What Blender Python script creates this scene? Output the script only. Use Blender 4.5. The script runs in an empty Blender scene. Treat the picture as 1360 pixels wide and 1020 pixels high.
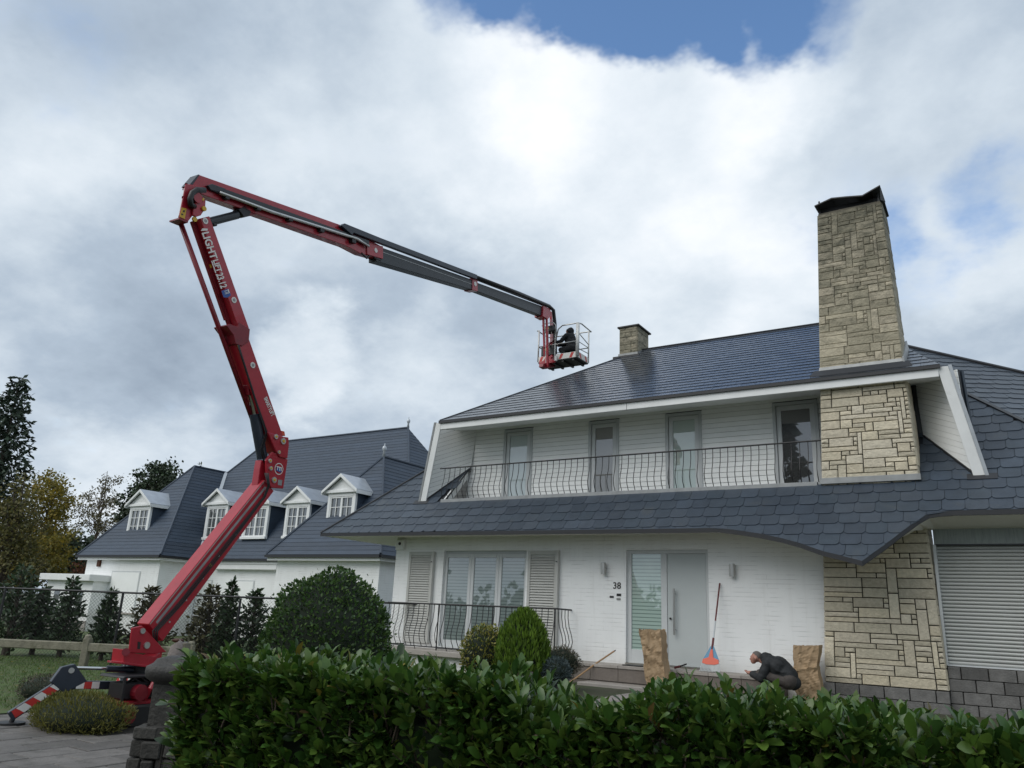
import bpy, bmesh, math, random
import numpy as np
from mathutils import Vector as V, Matrix
from mathutils import noise as MN
random.seed(7); RNG = np.random.default_rng(11)
rad = math.radians
S = bpy.context.scene
COL = S.collection

# ------------------------------------------------------------------ camera
PITCH, ROLL, YAW, FPX = rad(16.371), rad(2.660), rad(33.121), 1040.0
CAM = V((0, 0, 1.6))
FW = V((-math.sin(YAW)*math.cos(PITCH), math.cos(YAW)*math.cos(PITCH), math.sin(PITCH)))
_R = V((math.cos(YAW), math.sin(YAW), 0)); _U = _R.cross(FW)
RT = math.cos(ROLL)*_R + math.sin(ROLL)*_U
UP = -math.sin(ROLL)*_R + math.cos(ROLL)*_U
cd = bpy.data.cameras.new('camera'); cam = bpy.data.objects.new('camera', cd); COL.objects.link(cam)
cam.matrix_world = Matrix(((RT.x, UP.x, -FW.x, CAM.x), (RT.y, UP.y, -FW.y, CAM.y), (RT.z, UP.z, -FW.z, CAM.z), (0, 0, 0, 1)))
cd.sensor_width = 36; cd.lens = FPX/1360*36; cd.clip_start = .1; cd.clip_end = 3000
S.camera = cam

def ray(px, py): return FW + RT*((px-680)/FPX) - UP*((py-510)/FPX)
def hit(px, py, n, d0):
    d = ray(px, py); n = V(n); return CAM + d*((d0-n.dot(CAM))/n.dot(d))
def onY(px, py, y): return hit(px, py, (0, 1, 0), y)
def onZ(px, py, z): return hit(px, py, (0, 0, 1), z)
def fwd(px, py, d): return CAM + ray(px, py)*d

# ------------------------------------------------------------------ sky, sun, exposure
SUN_EL, SUN_AZ = rad(44), rad(205)          # azimuth clockwise from +Y
sdir = V((math.sin(SUN_AZ)*math.cos(SUN_EL), math.cos(SUN_AZ)*math.cos(SUN_EL), math.sin(SUN_EL)))
W = bpy.data.worlds.new('World'); S.world = W; W.use_nodes = True
def build_world():
    nt = W.node_tree; N = nt.nodes; L = nt.links; N.clear()
    def nd(t, **k):
        n = N.new(t)
        for a, b in k.items(): setattr(n, a, b)
        return n
    def put(sock, v):
        if hasattr(v, 'is_output'): L.new(v, sock)
        else: sock.default_value = v
    def math_(op, a, b=0.0, c=0.0, clamp=False):
        n = nd('ShaderNodeMath', operation=op, use_clamp=clamp); put(n.inputs[0], a); put(n.inputs[1], b); put(n.inputs[2], c); return n.outputs[0]
    def vmath(op, a, b=(0, 0, 0), s=1.0):
        n = nd('ShaderNodeVectorMath', operation=op); put(n.inputs[0], a); put(n.inputs[1], b); put(n.inputs[3], s)
        return n.outputs['Value'] if op == 'DOT_PRODUCT' else n.outputs[0]
    def rng(v, a, b, c=0.0, d=1.0):
        n = nd('ShaderNodeMapRange', interpolation_type='SMOOTHSTEP'); put(n.inputs[0], v)
        for i, x in enumerate((a, b, c, d)): n.inputs[i+1].default_value = x
        return n.outputs[0]
    def noise(vec, scale, detail=6, rough=.55, col=False, dist=0.0):
        n = nd('ShaderNodeTexNoise'); put(n.inputs['Vector'], vec); n.inputs['Scale'].default_value = scale
        n.inputs['Detail'].default_value = detail; n.inputs['Roughness'].default_value = rough; n.inputs['Distortion'].default_value = dist
        return n.outputs['Color'] if col else n.outputs[0]
    def mix(f, a, b):
        n = nd('ShaderNodeMix', data_type='RGBA'); put(n.inputs[0], f); put(n.inputs[6], a); put(n.inputs[7], b); return n.outputs[2]
    tc = nd('ShaderNodeTexCoord').outputs['Generated']
    d0 = vmath('NORMALIZE', tc)
    z = nd('ShaderNodeSeparateXYZ'); L.new(d0, z.inputs[0]); zz = z.outputs[2]
    flat = vmath('SCALE', d0, s=math_('DIVIDE', 1.0, math_('ADD', math_('MAXIMUM', zz, 0.0), .45)))
    wob = vmath('SUBTRACT', noise(flat, 3.2, 6, .6, True), (.5, .5, .5))
    dw = vmath('NORMALIZE', vmath('ADD', d0, vmath('SCALE', wob, s=.20)))
    dw2 = vmath('NORMALIZE', vmath('ADD', d0, vmath('SCALE', wob, s=.24)))
    def blob(px, py, r, soft=.35, src=None):
        c = ray(px, py).normalized()
        return rng(vmath('DOT_PRODUCT', src or dw, tuple(c)), math.cos(rad(r)), math.cos(rad(r*soft)))
    def total(lst, src=None):
        acc = 0.0
        for (px, py, r, a) in lst: acc = math_('MULTIPLY_ADD', blob(px, py, r, .3, src), a, acc)
        return acc
    n1 = noise(flat, 1.7, 7, .56, dist=.25); n2 = noise(flat, 5.5, 6, .6)
    # openings of blue between the clouds
    hole = total([(700, -18, 5.2, .55), (800, -12, 5.4, .56), (900, -8, 5.8, .60), (1000, -8, 5.6, .60), (1090, -12, 5.0, .52), (860, -160, 12, .8), (620, -26, 5.0, .52),
                  (1370, 235, 4.5, .26), (1140, 312, 6.0, .24), (1200, 385, 5, .22), (60, 40, 8, .22), (1290, 285, 5, .22)], dw)
    wild = rng(n1, .60, .78)
    inview = blob(680, 420, 52, .75, d0)
    hole = math_('ADD', hole, math_('MULTIPLY', wild, math_('SUBTRACT', 1.0, inview)))
    n3 = noise(flat, 15, 4, .6); hole = math_('ADD', hole, math_('ADD', math_('MULTIPLY', math_('SUBTRACT', n2, .5), .75), math_('MULTIPLY', math_('SUBTRACT', n3, .5), .35)))
    blue = rng(hole, .10, .70)
    # brightness of the cloud sheet
    br = total([(840, 190, 14, .17), (640, 120, 10, .10), (1010, 100, 7, .08), (410, 470, 5.0, .20), (570, 500, 6, .10), (1040, 400, 6, .12), (1310, 350, 6, .10),
                (180, 590, 6, .08), (60, 210, 9, .07), (300, 250, 8, .05), (330, 130, 7, .05),
                (200, 70, 9, -.08), (300, 400, 11, -.07), (620, 420, 10, -.08), (480, 350, 7, -.05), (90, 420, 9, -.06), (1290, 130, 11, -.07), (1270, 440, 9, -.06), (150, 500, 5, -.05)], dw2)
    val = math_('ADD', .55, br)
    val = math_('ADD', val, math_('MULTIPLY', math_('SUBTRACT', n1, .5), .50))
    val = math_('ADD', val, math_('MULTIPLY', math_('SUBTRACT', n2, .5), .36))
    val = math_('ADD', val, math_('MULTIPLY', math_('SUBTRACT', n3, .5), .10))
    ramp = nd('ShaderNodeValToRGB'); L.new(val, ramp.inputs[0]); cr = ramp.color_ramp
    cr.elements[0].position = .26; cr.elements[0].color = (.245, .305, .385, 1)
    cr.elements[1].position = .86; cr.elements[1].color = (.86, .88, .90, 1)
    for p, c in ((.45, (.38, .455, .545)), (.60, (.56, .63, .70)), (.72, (.69, .745, .80))):
        e = cr.elements.new(p); e.color = (*c, 1)
    cloud = vmath('SCALE', ramp.outputs[0], s=9.0)
    sky = nd('ShaderNodeTexSky', sky_type='NISHITA', sun_disc=False, sun_elevation=SUN_EL, sun_rotation=SUN_AZ)
    sky.air_density = 1.0; sky.dust_density = .6; sky.ozone_density = 1.6
    skyc = vmath('MULTIPLY', sky.outputs[0], (1.12, 1.32, 1.45))
    col = mix(blue, cloud, skyc)
    bg = nd('ShaderNodeBackground'); L.new(col, bg.inputs[0]); bg.inputs[1].default_value = .12
    out = nd('ShaderNodeOutputWorld'); L.new(bg.outputs[0], out.inputs[0])
build_world()
W.cycles.sampling_method = 'MANUAL'; W.cycles.sample_map_resolution = 512
sl = bpy.data.lights.new('sun', 'SUN'); sun = bpy.data.objects.new('sun', sl); COL.objects.link(sun)
sl.energy = 1.5; sl.angle = rad(50); sl.color = (1, .96, .9)
sun.rotation_euler = (-sdir).to_track_quat('-Z', 'Y').to_euler(); sun.location = sdir*60
S.view_settings.view_transform = 'Standard'; S.view_settings.look = 'None'; S.view_settings.gamma = 1
S.view_settings.exposure = 0.16
S.cycles.use_denoising = True; S.cycles.max_bounces = 6; S.cycles.transparent_max_bounces = 8

# ------------------------------------------------------------------ materials
MATS = {}
def mat(name, col, rough=.6, metal=0., var=0., vscale=4., bump=0., bscale=30., spec=.5, isl=0., hue=None, trans=0., coat=0., emis=0., dark=None, stretch=None):
    """procedural principled material. var: noise variation; isl: per piece variation; dark=(colour, scale, threshold) patches of wear"""
    m = bpy.data.materials.new(name); m.use_nodes = True; nt = m.node_tree; N = nt.nodes; L = nt.links
    b = N['Principled BSDF']; b.inputs['Roughness'].default_value = rough; b.inputs['Metallic'].default_value = metal
    b.inputs['Specular IOR Level'].default_value = spec; b.inputs['Coat Weight'].default_value = coat
    c = (*col, 1)
    geo = N.new('ShaderNodeNewGeometry'); pos = geo.outputs['Position']
    if stretch:
        vm = N.new('ShaderNodeVectorMath'); vm.operation = 'MULTIPLY'; L.new(pos, vm.inputs[0]); vm.inputs[1].default_value = stretch; pos = vm.outputs[0]
    cur = None
    def rgb(v):
        n = N.new('ShaderNodeRGB'); n.outputs[0].default_value = (*v, 1); return n.outputs[0]
    def mix(f, a, bb, mode='MIX'):
        n = N.new('ShaderNodeMix'); n.data_type = 'RGBA'; n.blend_type = mode
        if hasattr(f, 'is_output'): L.new(f, n.inputs[0])
        else: n.inputs[0].default_value = f
        L.new(a, n.inputs[6]); L.new(bb, n.inputs[7]); return n.outputs[2]
    cur = rgb(col)
    if isl:
        oi = N.new('ShaderNodeObjectInfo'); ad = N.new('ShaderNodeMath'); ad.operation = 'ADD'; L.new(oi.outputs['Random'], ad.inputs[0]); L.new(geo.outputs['Random Per Island'], ad.inputs[1])
        fr = N.new('ShaderNodeMath'); fr.operation = 'FRACT'; L.new(ad.outputs[0], fr.inputs[0])
        rp = N.new('ShaderNodeValToRGB'); L.new(fr.outputs[0], rp.inputs[0])
        lo = tuple(max(0, x*(1-isl)) for x in col); hi = tuple(x*(1+isl) for x in col)
        rp.color_ramp.elements[0].color = (*lo, 1); rp.color_ramp.elements[1].color = (*hi, 1)
        if hue:
            for i, h in enumerate(hue):
                e = rp.color_ramp.elements.new((i+1)/(len(hue)+1)); e.color = (*h, 1)
        cur = rp.outputs[0]
    if var:
        nz = N.new('ShaderNodeTexNoise'); nz.inputs['Scale'].default_value = vscale; nz.inputs['Detail'].default_value = 6; nz.inputs['Roughness'].default_value = .6; L.new(pos, nz.inputs['Vector'])
        mr = N.new('ShaderNodeMapRange'); L.new(nz.outputs[0], mr.inputs[0]); mr.inputs[1].default_value = .25; mr.inputs[2].default_value = .75; mr.inputs[3].default_value = 1-var; mr.inputs[4].default_value = 1+var*.6
        cb = N.new('ShaderNodeCombineColor'); [L.new(mr.outputs[0], cb.inputs[i]) for i in range(3)]
        cur = mix(1., cur, cb.outputs[0], 'MULTIPLY')
    if dark:
        dc, ds, dt = dark
        nz = N.new('ShaderNodeTexNoise'); nz.inputs['Scale'].default_value = ds; nz.inputs['Detail'].default_value = 8; nz.inputs['Roughness'].default_value = .65; L.new(geo.outputs['Position'], nz.inputs['Vector'])
        mr = N.new('ShaderNodeMapRange'); L.new(nz.outputs[0], mr.inputs[0]); mr.inputs[1].default_value = dt-.1; mr.inputs[2].default_value = dt+.1
        cur = mix(mr.outputs[0], cur, rgb(dc))
    L.new(cur, b.inputs['Base Color'])
    if bump:
        nz = N.new('ShaderNodeTexNoise'); nz.inputs['Scale'].default_value = bscale; nz.inputs['Detail'].default_value = 5; L.new(pos, nz.inputs['Vector'])
        bp = N.new('ShaderNodeBump'); bp.inputs['Strength'].default_value = bump; bp.inputs['Distance'].default_value = .02; L.new(nz.outputs[0], bp.inputs['Height']); L.new(bp.outputs[0], b.inputs['Normal'])
    if trans:
        tr = N.new('ShaderNodeBsdfTranslucent'); L.new(cur, tr.inputs[0]); ms = N.new('ShaderNodeMixShader'); ms.inputs[0].default_value = trans
        L.new(b.outputs[0], ms.inputs[1]); L.new(tr.outputs[0], ms.inputs[2]); L.new(ms.outputs[0], N['Material Output'].inputs[0])
    if emis: b.inputs['Emission Color'].default_value = c; b.inputs['Emission Strength'].default_value = emis
    MATS[name] = m; return m

def mat_brickpaint():
    m = mat('white_paint_brick', (.86, .87, .86), .55, var=.06, vscale=1.3, bump=.0)
    nt = m.node_tree; N = nt.nodes; L = nt.links; b = N['Principled BSDF']
    geo = N.new('ShaderNodeNewGeometry'); sp = N.new('ShaderNodeSeparateXYZ'); L.new(geo.outputs['Position'], sp.inputs[0])
    cb = N.new('ShaderNodeCombineXYZ'); ad = N.new('ShaderNodeMath'); ad.operation = 'ADD'; L.new(sp.outputs[0], ad.inputs[0]); L.new(sp.outputs[1], ad.inputs[1]); L.new(ad.outputs[0], cb.inputs[0]); L.new(sp.outputs[2], cb.inputs[1])
    br = N.new('ShaderNodeTexBrick'); L.new(cb.outputs[0], br.inputs['Vector']); br.inputs['Scale'].default_value = 1; br.inputs['Brick Width'].default_value = 2.3; br.inputs['Row Height'].default_value = .085
    br.inputs['Mortar Size'].default_value = .006; br.inputs['Mortar Smooth'].default_value = .35
    bp = N.new('ShaderNodeBump'); bp.inputs['Strength'].default_value = .55; bp.inputs['Distance'].default_value = .012; bp.invert = True
    nz = N.new('ShaderNodeTexNoise'); nz.inputs['Scale'].default_value = 3.5; nz.inputs['Detail'].default_value = 5; L.new(cb.outputs[0], nz.inputs['Vector'])
    mr = N.new('ShaderNodeMapRange'); L.new(nz.outputs[0], mr.inputs[0]); mr.inputs[1].default_value = .45; mr.inputs[2].default_value = .66
    ml = N.new('ShaderNodeMath'); ml.operation = 'MULTIPLY'; L.new(br.outputs['Fac'], ml.inputs[0]); L.new(mr.outputs[0], ml.inputs[1])
    ml2 = N.new('ShaderNodeMath'); ml2.operation = 'ADD'; n2 = N.new('ShaderNodeTexNoise'); n2.inputs['Scale'].default_value = 40; L.new(geo.outputs['Position'], n2.inputs['Vector'])
    ml3 = N.new('ShaderNodeMath'); ml3.operation = 'MULTIPLY'; L.new(n2.outputs[0], ml3.inputs[0]); ml3.inputs[1].default_value = .15
    L.new(ml.outputs[0], ml2.inputs[0]); L.new(ml3.outputs[0], ml2.inputs[1]); L.new(ml2.outputs[0], bp.inputs['Height']); L.new(bp.outputs[0], b.inputs['Normal'])
    old = b.inputs['Base Color'].links[0].from_socket
    mx = N.new('ShaderNodeMix'); mx.data_type = 'RGBA'; sc = N.new('ShaderNodeMath'); sc.operation = 'MULTIPLY'; L.new(ml.outputs[0], sc.inputs[0]); sc.inputs[1].default_value = .45
    L.new(sc.outputs[0], mx.inputs[0]); L.new(old, mx.inputs[6]); mx.inputs[7].default_value = (.40, .41, .41, 1)
    vm = N.new('ShaderNodeVectorMath'); vm.operation = 'MULTIPLY'; L.new(geo.outputs['Position'], vm.inputs[0]); vm.inputs[1].default_value = (5, 5, .35)
    n3 = N.new('ShaderNodeTexNoise'); n3.inputs['Scale'].default_value = 1.3; n3.inputs['Detail'].default_value = 7; n3.inputs['Roughness'].default_value = .65; L.new(vm.outputs[0], n3.inputs['Vector'])
    m3 = N.new('ShaderNodeMapRange'); L.new(n3.outputs[0], m3.inputs[0]); m3.inputs[1].default_value = .52; m3.inputs[2].default_value = .82; m3.inputs[4].default_value = .24
    n4 = N.new('ShaderNodeTexNoise'); n4.inputs['Scale'].default_value = 6; n4.inputs['Detail'].default_value = 8; L.new(geo.outputs['Position'], n4.inputs['Vector'])
    m4 = N.new('ShaderNodeMapRange'); L.new(sp.outputs[2], m4.inputs[0]); m4.inputs[1].default_value = .70; m4.inputs[2].default_value = 1.05; m4.inputs[3].default_value = .75; m4.inputs[4].default_value = 0
    k4 = N.new('ShaderNodeMath'); k4.operation = 'MULTIPLY'; L.new(m4.outputs[0], k4.inputs[0]); L.new(n4.outputs[0], k4.inputs[1])
    k5 = N.new('ShaderNodeMath'); k5.operation = 'ADD'; k5.use_clamp = True; L.new(k4.outputs[0], k5.inputs[0]); L.new(m3.outputs[0], k5.inputs[1])
    m5 = N.new('ShaderNodeMix'); m5.data_type = 'RGBA'; L.new(k5.outputs[0], m5.inputs[0]); L.new(mx.outputs[2], m5.inputs[6]); m5.inputs[7].default_value = (.50, .49, .45, 1); L.new(m5.outputs[2], b.inputs['Base Color'])
    return m

def mat_stone(name, col, hue, wear):
    m = mat(name, col, .85, var=.22, vscale=14, bump=.9, bscale=26, spec=.25, isl=.22, hue=hue)
    nt = m.node_tree; N = nt.nodes; L = nt.links; b = N['Principled BSDF']
    if wear:   # weathering of the exposed stack: lichen and soot in patches, thicker near its rim
        geo = N.new('ShaderNodeNewGeometry'); sp = N.new('ShaderNodeSeparateXYZ'); L.new(geo.outputs['Position'], sp.inputs[0])
        h = N.new('ShaderNodeMapRange'); L.new(sp.outputs[2], h.inputs[0])
        for i, x in enumerate(wear): h.inputs[i+1].default_value = x
        vm = N.new('ShaderNodeVectorMath'); vm.operation = 'MULTIPLY'; L.new(geo.outputs['Position'], vm.inputs[0]); vm.inputs[1].default_value = (1, 1, 1.6)
        nz = N.new('ShaderNodeTexNoise'); nz.inputs['Scale'].default_value = 4.5; nz.inputs['Detail'].default_value = 9; nz.inputs['Roughness'].default_value = .72; L.new(vm.outputs[0], nz.inputs['Vector'])
        ad = N.new('ShaderNodeMath'); ad.operation = 'ADD'; L.new(nz.outputs[0], ad.inputs[0]); L.new(h.outputs[0], ad.inputs[1])
        mr = N.new('ShaderNodeMapRange'); L.new(ad.outputs[0], mr.inputs[0]); mr.inputs[1].default_value = .46; mr.inputs[2].default_value = .78; mr.inputs[3].default_value = .12; mr.inputs[4].default_value = .85
        old = b.inputs['Base Color'].links[0].from_socket
        mx = N.new('ShaderNodeMix'); mx.data_type = 'RGBA'; L.new(mr.outputs[0], mx.inputs[0]); L.new(old, mx.inputs[6]); mx.inputs[7].default_value = (.085, .085, .065, 1); L.new(mx.outputs[2], b.inputs['Base Color'])
    return m

M_WHITE = mat_brickpaint()  # painted brick
M_PAINT = mat('white_painted_wood', (.78, .79, .78), .5, var=.08, vscale=3, dark=((.55, .56, .54), 2.5, .72))
M_BOARD = mat('white_siding', (.86, .87, .85), .5, var=.05, vscale=2, isl=.03)
M_SOFFIT = mat('soffit', (.72, .71, .66), .6, var=.06, vscale=1.2)
M_FRAME = mat('grey_frame', (.47, .49, .49), .45, var=.05)
M_FRAME2 = mat('pale_grey_frame', (.58, .60, .60), .45, var=.05)
M_DOOR = mat('door_leaf', (.50, .535, .53), .42, var=.03)
M_LOUVRE = mat('louvre_paint', (.50, .50, .47), .55, var=.08, vscale=6)
M_ROLL = mat('roller_shutter', (.43, .44, .42), .45, var=.06, vscale=2)
M_ROLLBOX = mat('roller_box', (.27, .30, .285), .55, var=.25, vscale=7, stretch=(6, 6, .6))  # shadow on the housing is put into this dark grey-green
M_SLATE = mat('slate', (.040, .054, .074), .38, var=.22, vscale=5, bump=.25, bscale=60, isl=.20, hue=[(.036, .049, .068), (.041, .055, .074), (.037, .052, .070), (.046, .059, .077)], spec=.45, dark=((.062, .070, .074), 2.4, .68))
M_SLATE_UP = mat('slate_upper', (.058, .066, .079), .21, var=.14, vscale=3, bump=.06, bscale=50, isl=.22, spec=1.0)
M_SLATE_N = mat('slate_neighbour', (.034, .052, .080), .58, var=.22, vscale=2.2, bump=.3, bscale=12, isl=.14, stretch=(1, 1, 3))
M_DECK = mat('roof_deck', (.022, .025, .031), .6)
M_EDGE = mat('roof_edge_metal', (.018, .019, .022), .45)
M_LEAD = mat('lead_flashing', (.30, .31, .31), .45, metal=.2, var=.25, vscale=5)
M_ZINC = mat('zinc', (.46, .49, .52), .38, metal=.35, var=.18, vscale=3)
M_IRON = mat('black_iron', (.018, .018, .02), .5)
M_STONE = mat_stone('cream_stone', (.59, .53, .41), [(.52, .47, .36), (.64, .58, .46), (.56, .50, .39), (.60, .53, .39)], None)
M_STONE_T = mat_stone('weathered_stone', (.47, .42, .31), [(.42, .38, .28), (.52, .46, .35)], (6.4, 9.9, -.10, .22))
M_MORTAR = mat('dark_mortar', (.030, .027, .022), .9)
M_MORTAR_T = mat('grey_mortar', (.19, .17, .13), .9, var=.3)
M_CONC = mat('concrete_block', (.155, .15, .143), .85, var=.35, vscale=7, bump=.6, bscale=40, isl=.3)
M_STEP = mat('step_tile', (.17, .145, .125), .7, var=.25, vscale=5, bump=.3, isl=.18)
M_STEPTOP = mat('step_slab', (.34, .31, .28), .7, var=.2, vscale=5, bump=.3, isl=.1)
M_STEEL = mat('brushed_steel', (.45, .44, .41), .3, metal=1)
M_BLACK = mat('black_plastic', (.015, .015, .016), .5)
M_LETTER = mat('black_lettering', (.02, .02, .02), .5)

def mat_glass(name, tint, rough, spec, stripes=0., backing=.0):
    m = mat(name, tint, rough, spec=spec, coat=1.)
    b = m.node_tree.nodes['Principled BSDF']; b.inputs['Coat Roughness'].default_value = .015; b.inputs['Coat IOR'].default_value = 2.3
    if stripes:
        N = m.node_tree.nodes; L = m.node_tree.links
        geo = N.new('ShaderNodeNewGeometry'); sp = N.new('ShaderNodeSeparateXYZ'); L.new(geo.outputs['Position'], sp.inputs[0])
        a = N.new('ShaderNodeMath'); a.operation = 'MULTIPLY'; L.new(sp.outputs[2], a.inputs[0]); a.inputs[1].default_value = 1/stripes
        f = N.new('ShaderNodeMath'); f.operation = 'FRACT'; L.new(a.outputs[0], f.inputs[0])
        r = N.new('ShaderNodeValToRGB'); r.color_ramp.interpolation = 'LINEAR'; L.new(f.outputs[0], r.inputs[0])
        r.color_ramp.elements[0].color = (tint[0]*.42, tint[1]*.46, tint[2]*.46, 1); r.color_ramp.elements[0].position = .18
        r.color_ramp.elements[1].color = (*tint, 1); r.color_ramp.elements[1].position = .34
        L.new(r.outputs[0], b.inputs['Base Color'])
    return m
M_GL_FROST = mat_glass('frosted_glass', (.36, .44, .40), .5, .5)
M_GL_STRIPE = mat_glass('striped_privacy_glass', (.42, .55, .49), .5, .5, stripes=.075)
M_GL_WIN = mat_glass('window_glass_privacy', (.21, .26, .25), .3, .5, stripes=.075)  # base tint lightened to make up for a dim sky reflection
M_GL_DARK = mat_glass('dark_glass', (.018, .017, .014), .2, .6)
M_GL_CURT = mat_glass('glass_over_blind', (.13, .125, .11), .3, .5)
M_GL_PALE = mat_glass('pale_glass', (.40, .47, .47), .4, .5)  # even pale tint for the first balcony door
M_GL_NB = mat_glass('neighbour_glass', (.06, .066, .066), .25, .5)

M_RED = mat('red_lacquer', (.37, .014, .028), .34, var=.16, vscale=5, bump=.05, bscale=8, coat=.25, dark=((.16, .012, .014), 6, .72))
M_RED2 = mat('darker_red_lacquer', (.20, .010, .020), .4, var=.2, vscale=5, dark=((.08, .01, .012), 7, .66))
M_DKBLUE = mat('blue_black_paint', (.022, .030, .045), .4, var=.2, vscale=6)
M_BOOMDK = mat('dark_boom_steel', (.018, .024, .030), .42, var=.3, vscale=5)
M_CHROME = mat('chrome_rod', (.62, .62, .6), .18, metal=1)
M_SILVER = mat('aluminium', (.55, .55, .53), .35, metal=.8, var=.15)
M_ALWHITE = mat('pale_aluminium', (.62, .62, .60), .45, metal=.2, var=.2, vscale=12)
M_HOSE = mat('rubber_hose', (.012, .012, .013), .45)
M_YELLOW = mat('yellow_sticker', (.62, .38, .03), .5, var=.15)
M_STWHITE = mat('white_sticker', (.72, .70, .66), .5, var=.1)
M_STBLUE = mat('blue_sticker', (.02, .08, .30), .45)
M_STRED = mat('red_stripe', (.50, .03, .025), .45, var=.1)
M_RUBBER = mat('rubber_track', (.02, .02, .02), .8)
M_CLOTHBLK = mat('black_cloth', (.016, .017, .02), .9, var=.3, vscale=20)

M_LAUREL = mat('laurel_leaf', (.034, .082, .014), .36, isl=.5, hue=[(.028, .074, .015), (.044, .105, .017), (.062, .132, .020), (.080, .155, .024), (.118, .190, .032), (.050, .112, .026), (.095, .140, .028)], spec=.6, trans=.24)
M_OLDLEAF = mat('old_laurel_leaf', (.20, .17, .03), .5, isl=.5, hue=[(.24, .19, .03), (.13, .07, .03), (.16, .17, .03)], trans=.2)
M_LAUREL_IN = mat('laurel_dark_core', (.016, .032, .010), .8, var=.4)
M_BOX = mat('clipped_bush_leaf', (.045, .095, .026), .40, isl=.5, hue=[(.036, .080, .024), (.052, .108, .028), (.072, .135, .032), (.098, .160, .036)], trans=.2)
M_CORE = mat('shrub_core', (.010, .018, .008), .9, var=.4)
M_CYPRESS = mat('cypress_spray', (.115, .20, .020), .55, isl=.4, hue=[(.085, .160, .018), (.135, .220, .024)], trans=.25)
M_YELLOWLF = mat('variegated_leaf', (.22, .22, .04), .5, isl=.5, hue=[(.06, .10, .02), (.30, .26, .05), (.09, .14, .03), (.36, .30, .08)], trans=.15)
M_BLUEJUN = mat('blue_juniper', (.05, .075, .075), .6, isl=.4)
M_HEATH = mat('heather_sprig', (.08, .075, .05), .7, isl=.5, hue=[(.05, .07, .03), (.14, .11, .08)])
M_DRY = mat('dry_flower_heads', (.16, .13, .13), .8, isl=.5)
M_MOSSY = mat('low_juniper', (.13, .125, .022), .6, isl=.4, hue=[(.09, .10, .016), (.16, .145, .026)], trans=.2)
M_YEW = mat('young_conifer', (.034, .062, .024), .6, isl=.45, trans=.08)
M_YEWBR = mat('bronze_conifer', (.062, .058, .022), .6, isl=.45, trans=.08)
M_SPRUCE = mat('spruce_needles', (.026, .046, .026), .65, isl=.45)
M_PINE = mat('pine_needles', (.026, .046, .018), .65, isl=.45)
M_AUTUMN = mat('autumn_leaf', (.24, .18, .025), .6, isl=.5, hue=[(.16, .15, .03), (.28, .21, .025), (.13, .135, .03), (.32, .22, .022), (.14, .145, .035)], trans=.4)
M_OLIVE = mat('fading_leaf', (.12, .11, .035), .6, isl=.5, hue=[(.08, .09, .025), (.15, .125, .035)], trans=.35)
M_BIRCH = mat('birch_leaf', (.14, .125, .06), .6, isl=.5, trans=.25)
M_RUSSET = mat('russet_leaf', (.15, .05, .02), .6, isl=.5, trans=.2)
M_BARK = mat('bark', (.065, .052, .040), .9, var=.35, vscale=9, bump=.8, bscale=30)
M_TWIG = mat('twig', (.10, .075, .055), .9, var=.3)
M_GRASS = mat('lawn_soil', (.060, .095, .022), .9, var=.4, vscale=3, dark=((.10, .075, .03), 5, .60))
M_BLADE = mat('grass_blade', (.085, .15, .028), .6, isl=.4, trans=.15)
M_GROUND = mat('ground_soil', (.045, .058, .022), .95, var=.4, vscale=1.5, dark=((.06, .052, .036), .8, .55))
M_SLAB = mat('driveway_slab', (.135, .125, .115), .75, var=.35, vscale=3, bump=.5, bscale=25, isl=.22, dark=((.075, .07, .06), 4, .60))
M_JOINT = mat('slab_joint', (.035, .032, .026), .95, var=.3)
M_FLAG = mat('flagstone', (.24, .215, .20), .8, var=.25, vscale=5, bump=.5, isl=.2)
M_PILLAR = mat('pillar_stone', (.044, .042, .037), .85, var=.4, vscale=9, bump=.8, bscale=30, isl=.3)
M_PILCAP = mat('pillar_cap_stone', (.038, .036, .033), .6, var=.3, vscale=8, bump=.4, bscale=40)
M_FENCE = mat('concrete_fence', (.23, .215, .16), .85, var=.3, vscale=6, bump=.6, bscale=30, dark=((.10, .10, .055), 5, .62))
M_PAPER = mat('kraft_paper', (.36, .25, .145), .75, var=.14, vscale=7, bump=.25, bscale=40)
M_WOOD = mat('pale_wood_handle', (.36, .22, .11), .6, var=.15, vscale=20)
M_RKRED = mat('dark_red_handle', (.12, .018, .018), .4)
M_RKBLUE = mat('blue_plastic', (.06, .22, .36), .45)
M_RKORANGE = mat('orange_red_plastic', (.62, .085, .035), .45)
M_RKWHITE = mat('white_tines', (.52, .55, .56), .5)
M_JACKET = mat('dark_jacket', (.016, .018, .020), .75, var=.3, vscale=14, bump=.7, bscale=11)
M_TROUSER = mat('grey_brown_trousers', (.062, .052, .046), .85, var=.25, vscale=14, bump=.5, bscale=12)
M_SKIN = mat('skin', (.42, .21, .155), .55, var=.1, vscale=20)
M_HAIR = mat('grey_hair', (.115, .10, .09), .8, var=.35, vscale=60)
M_SHOE = mat('dark_shoe', (.03, .025, .02), .6)

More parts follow.
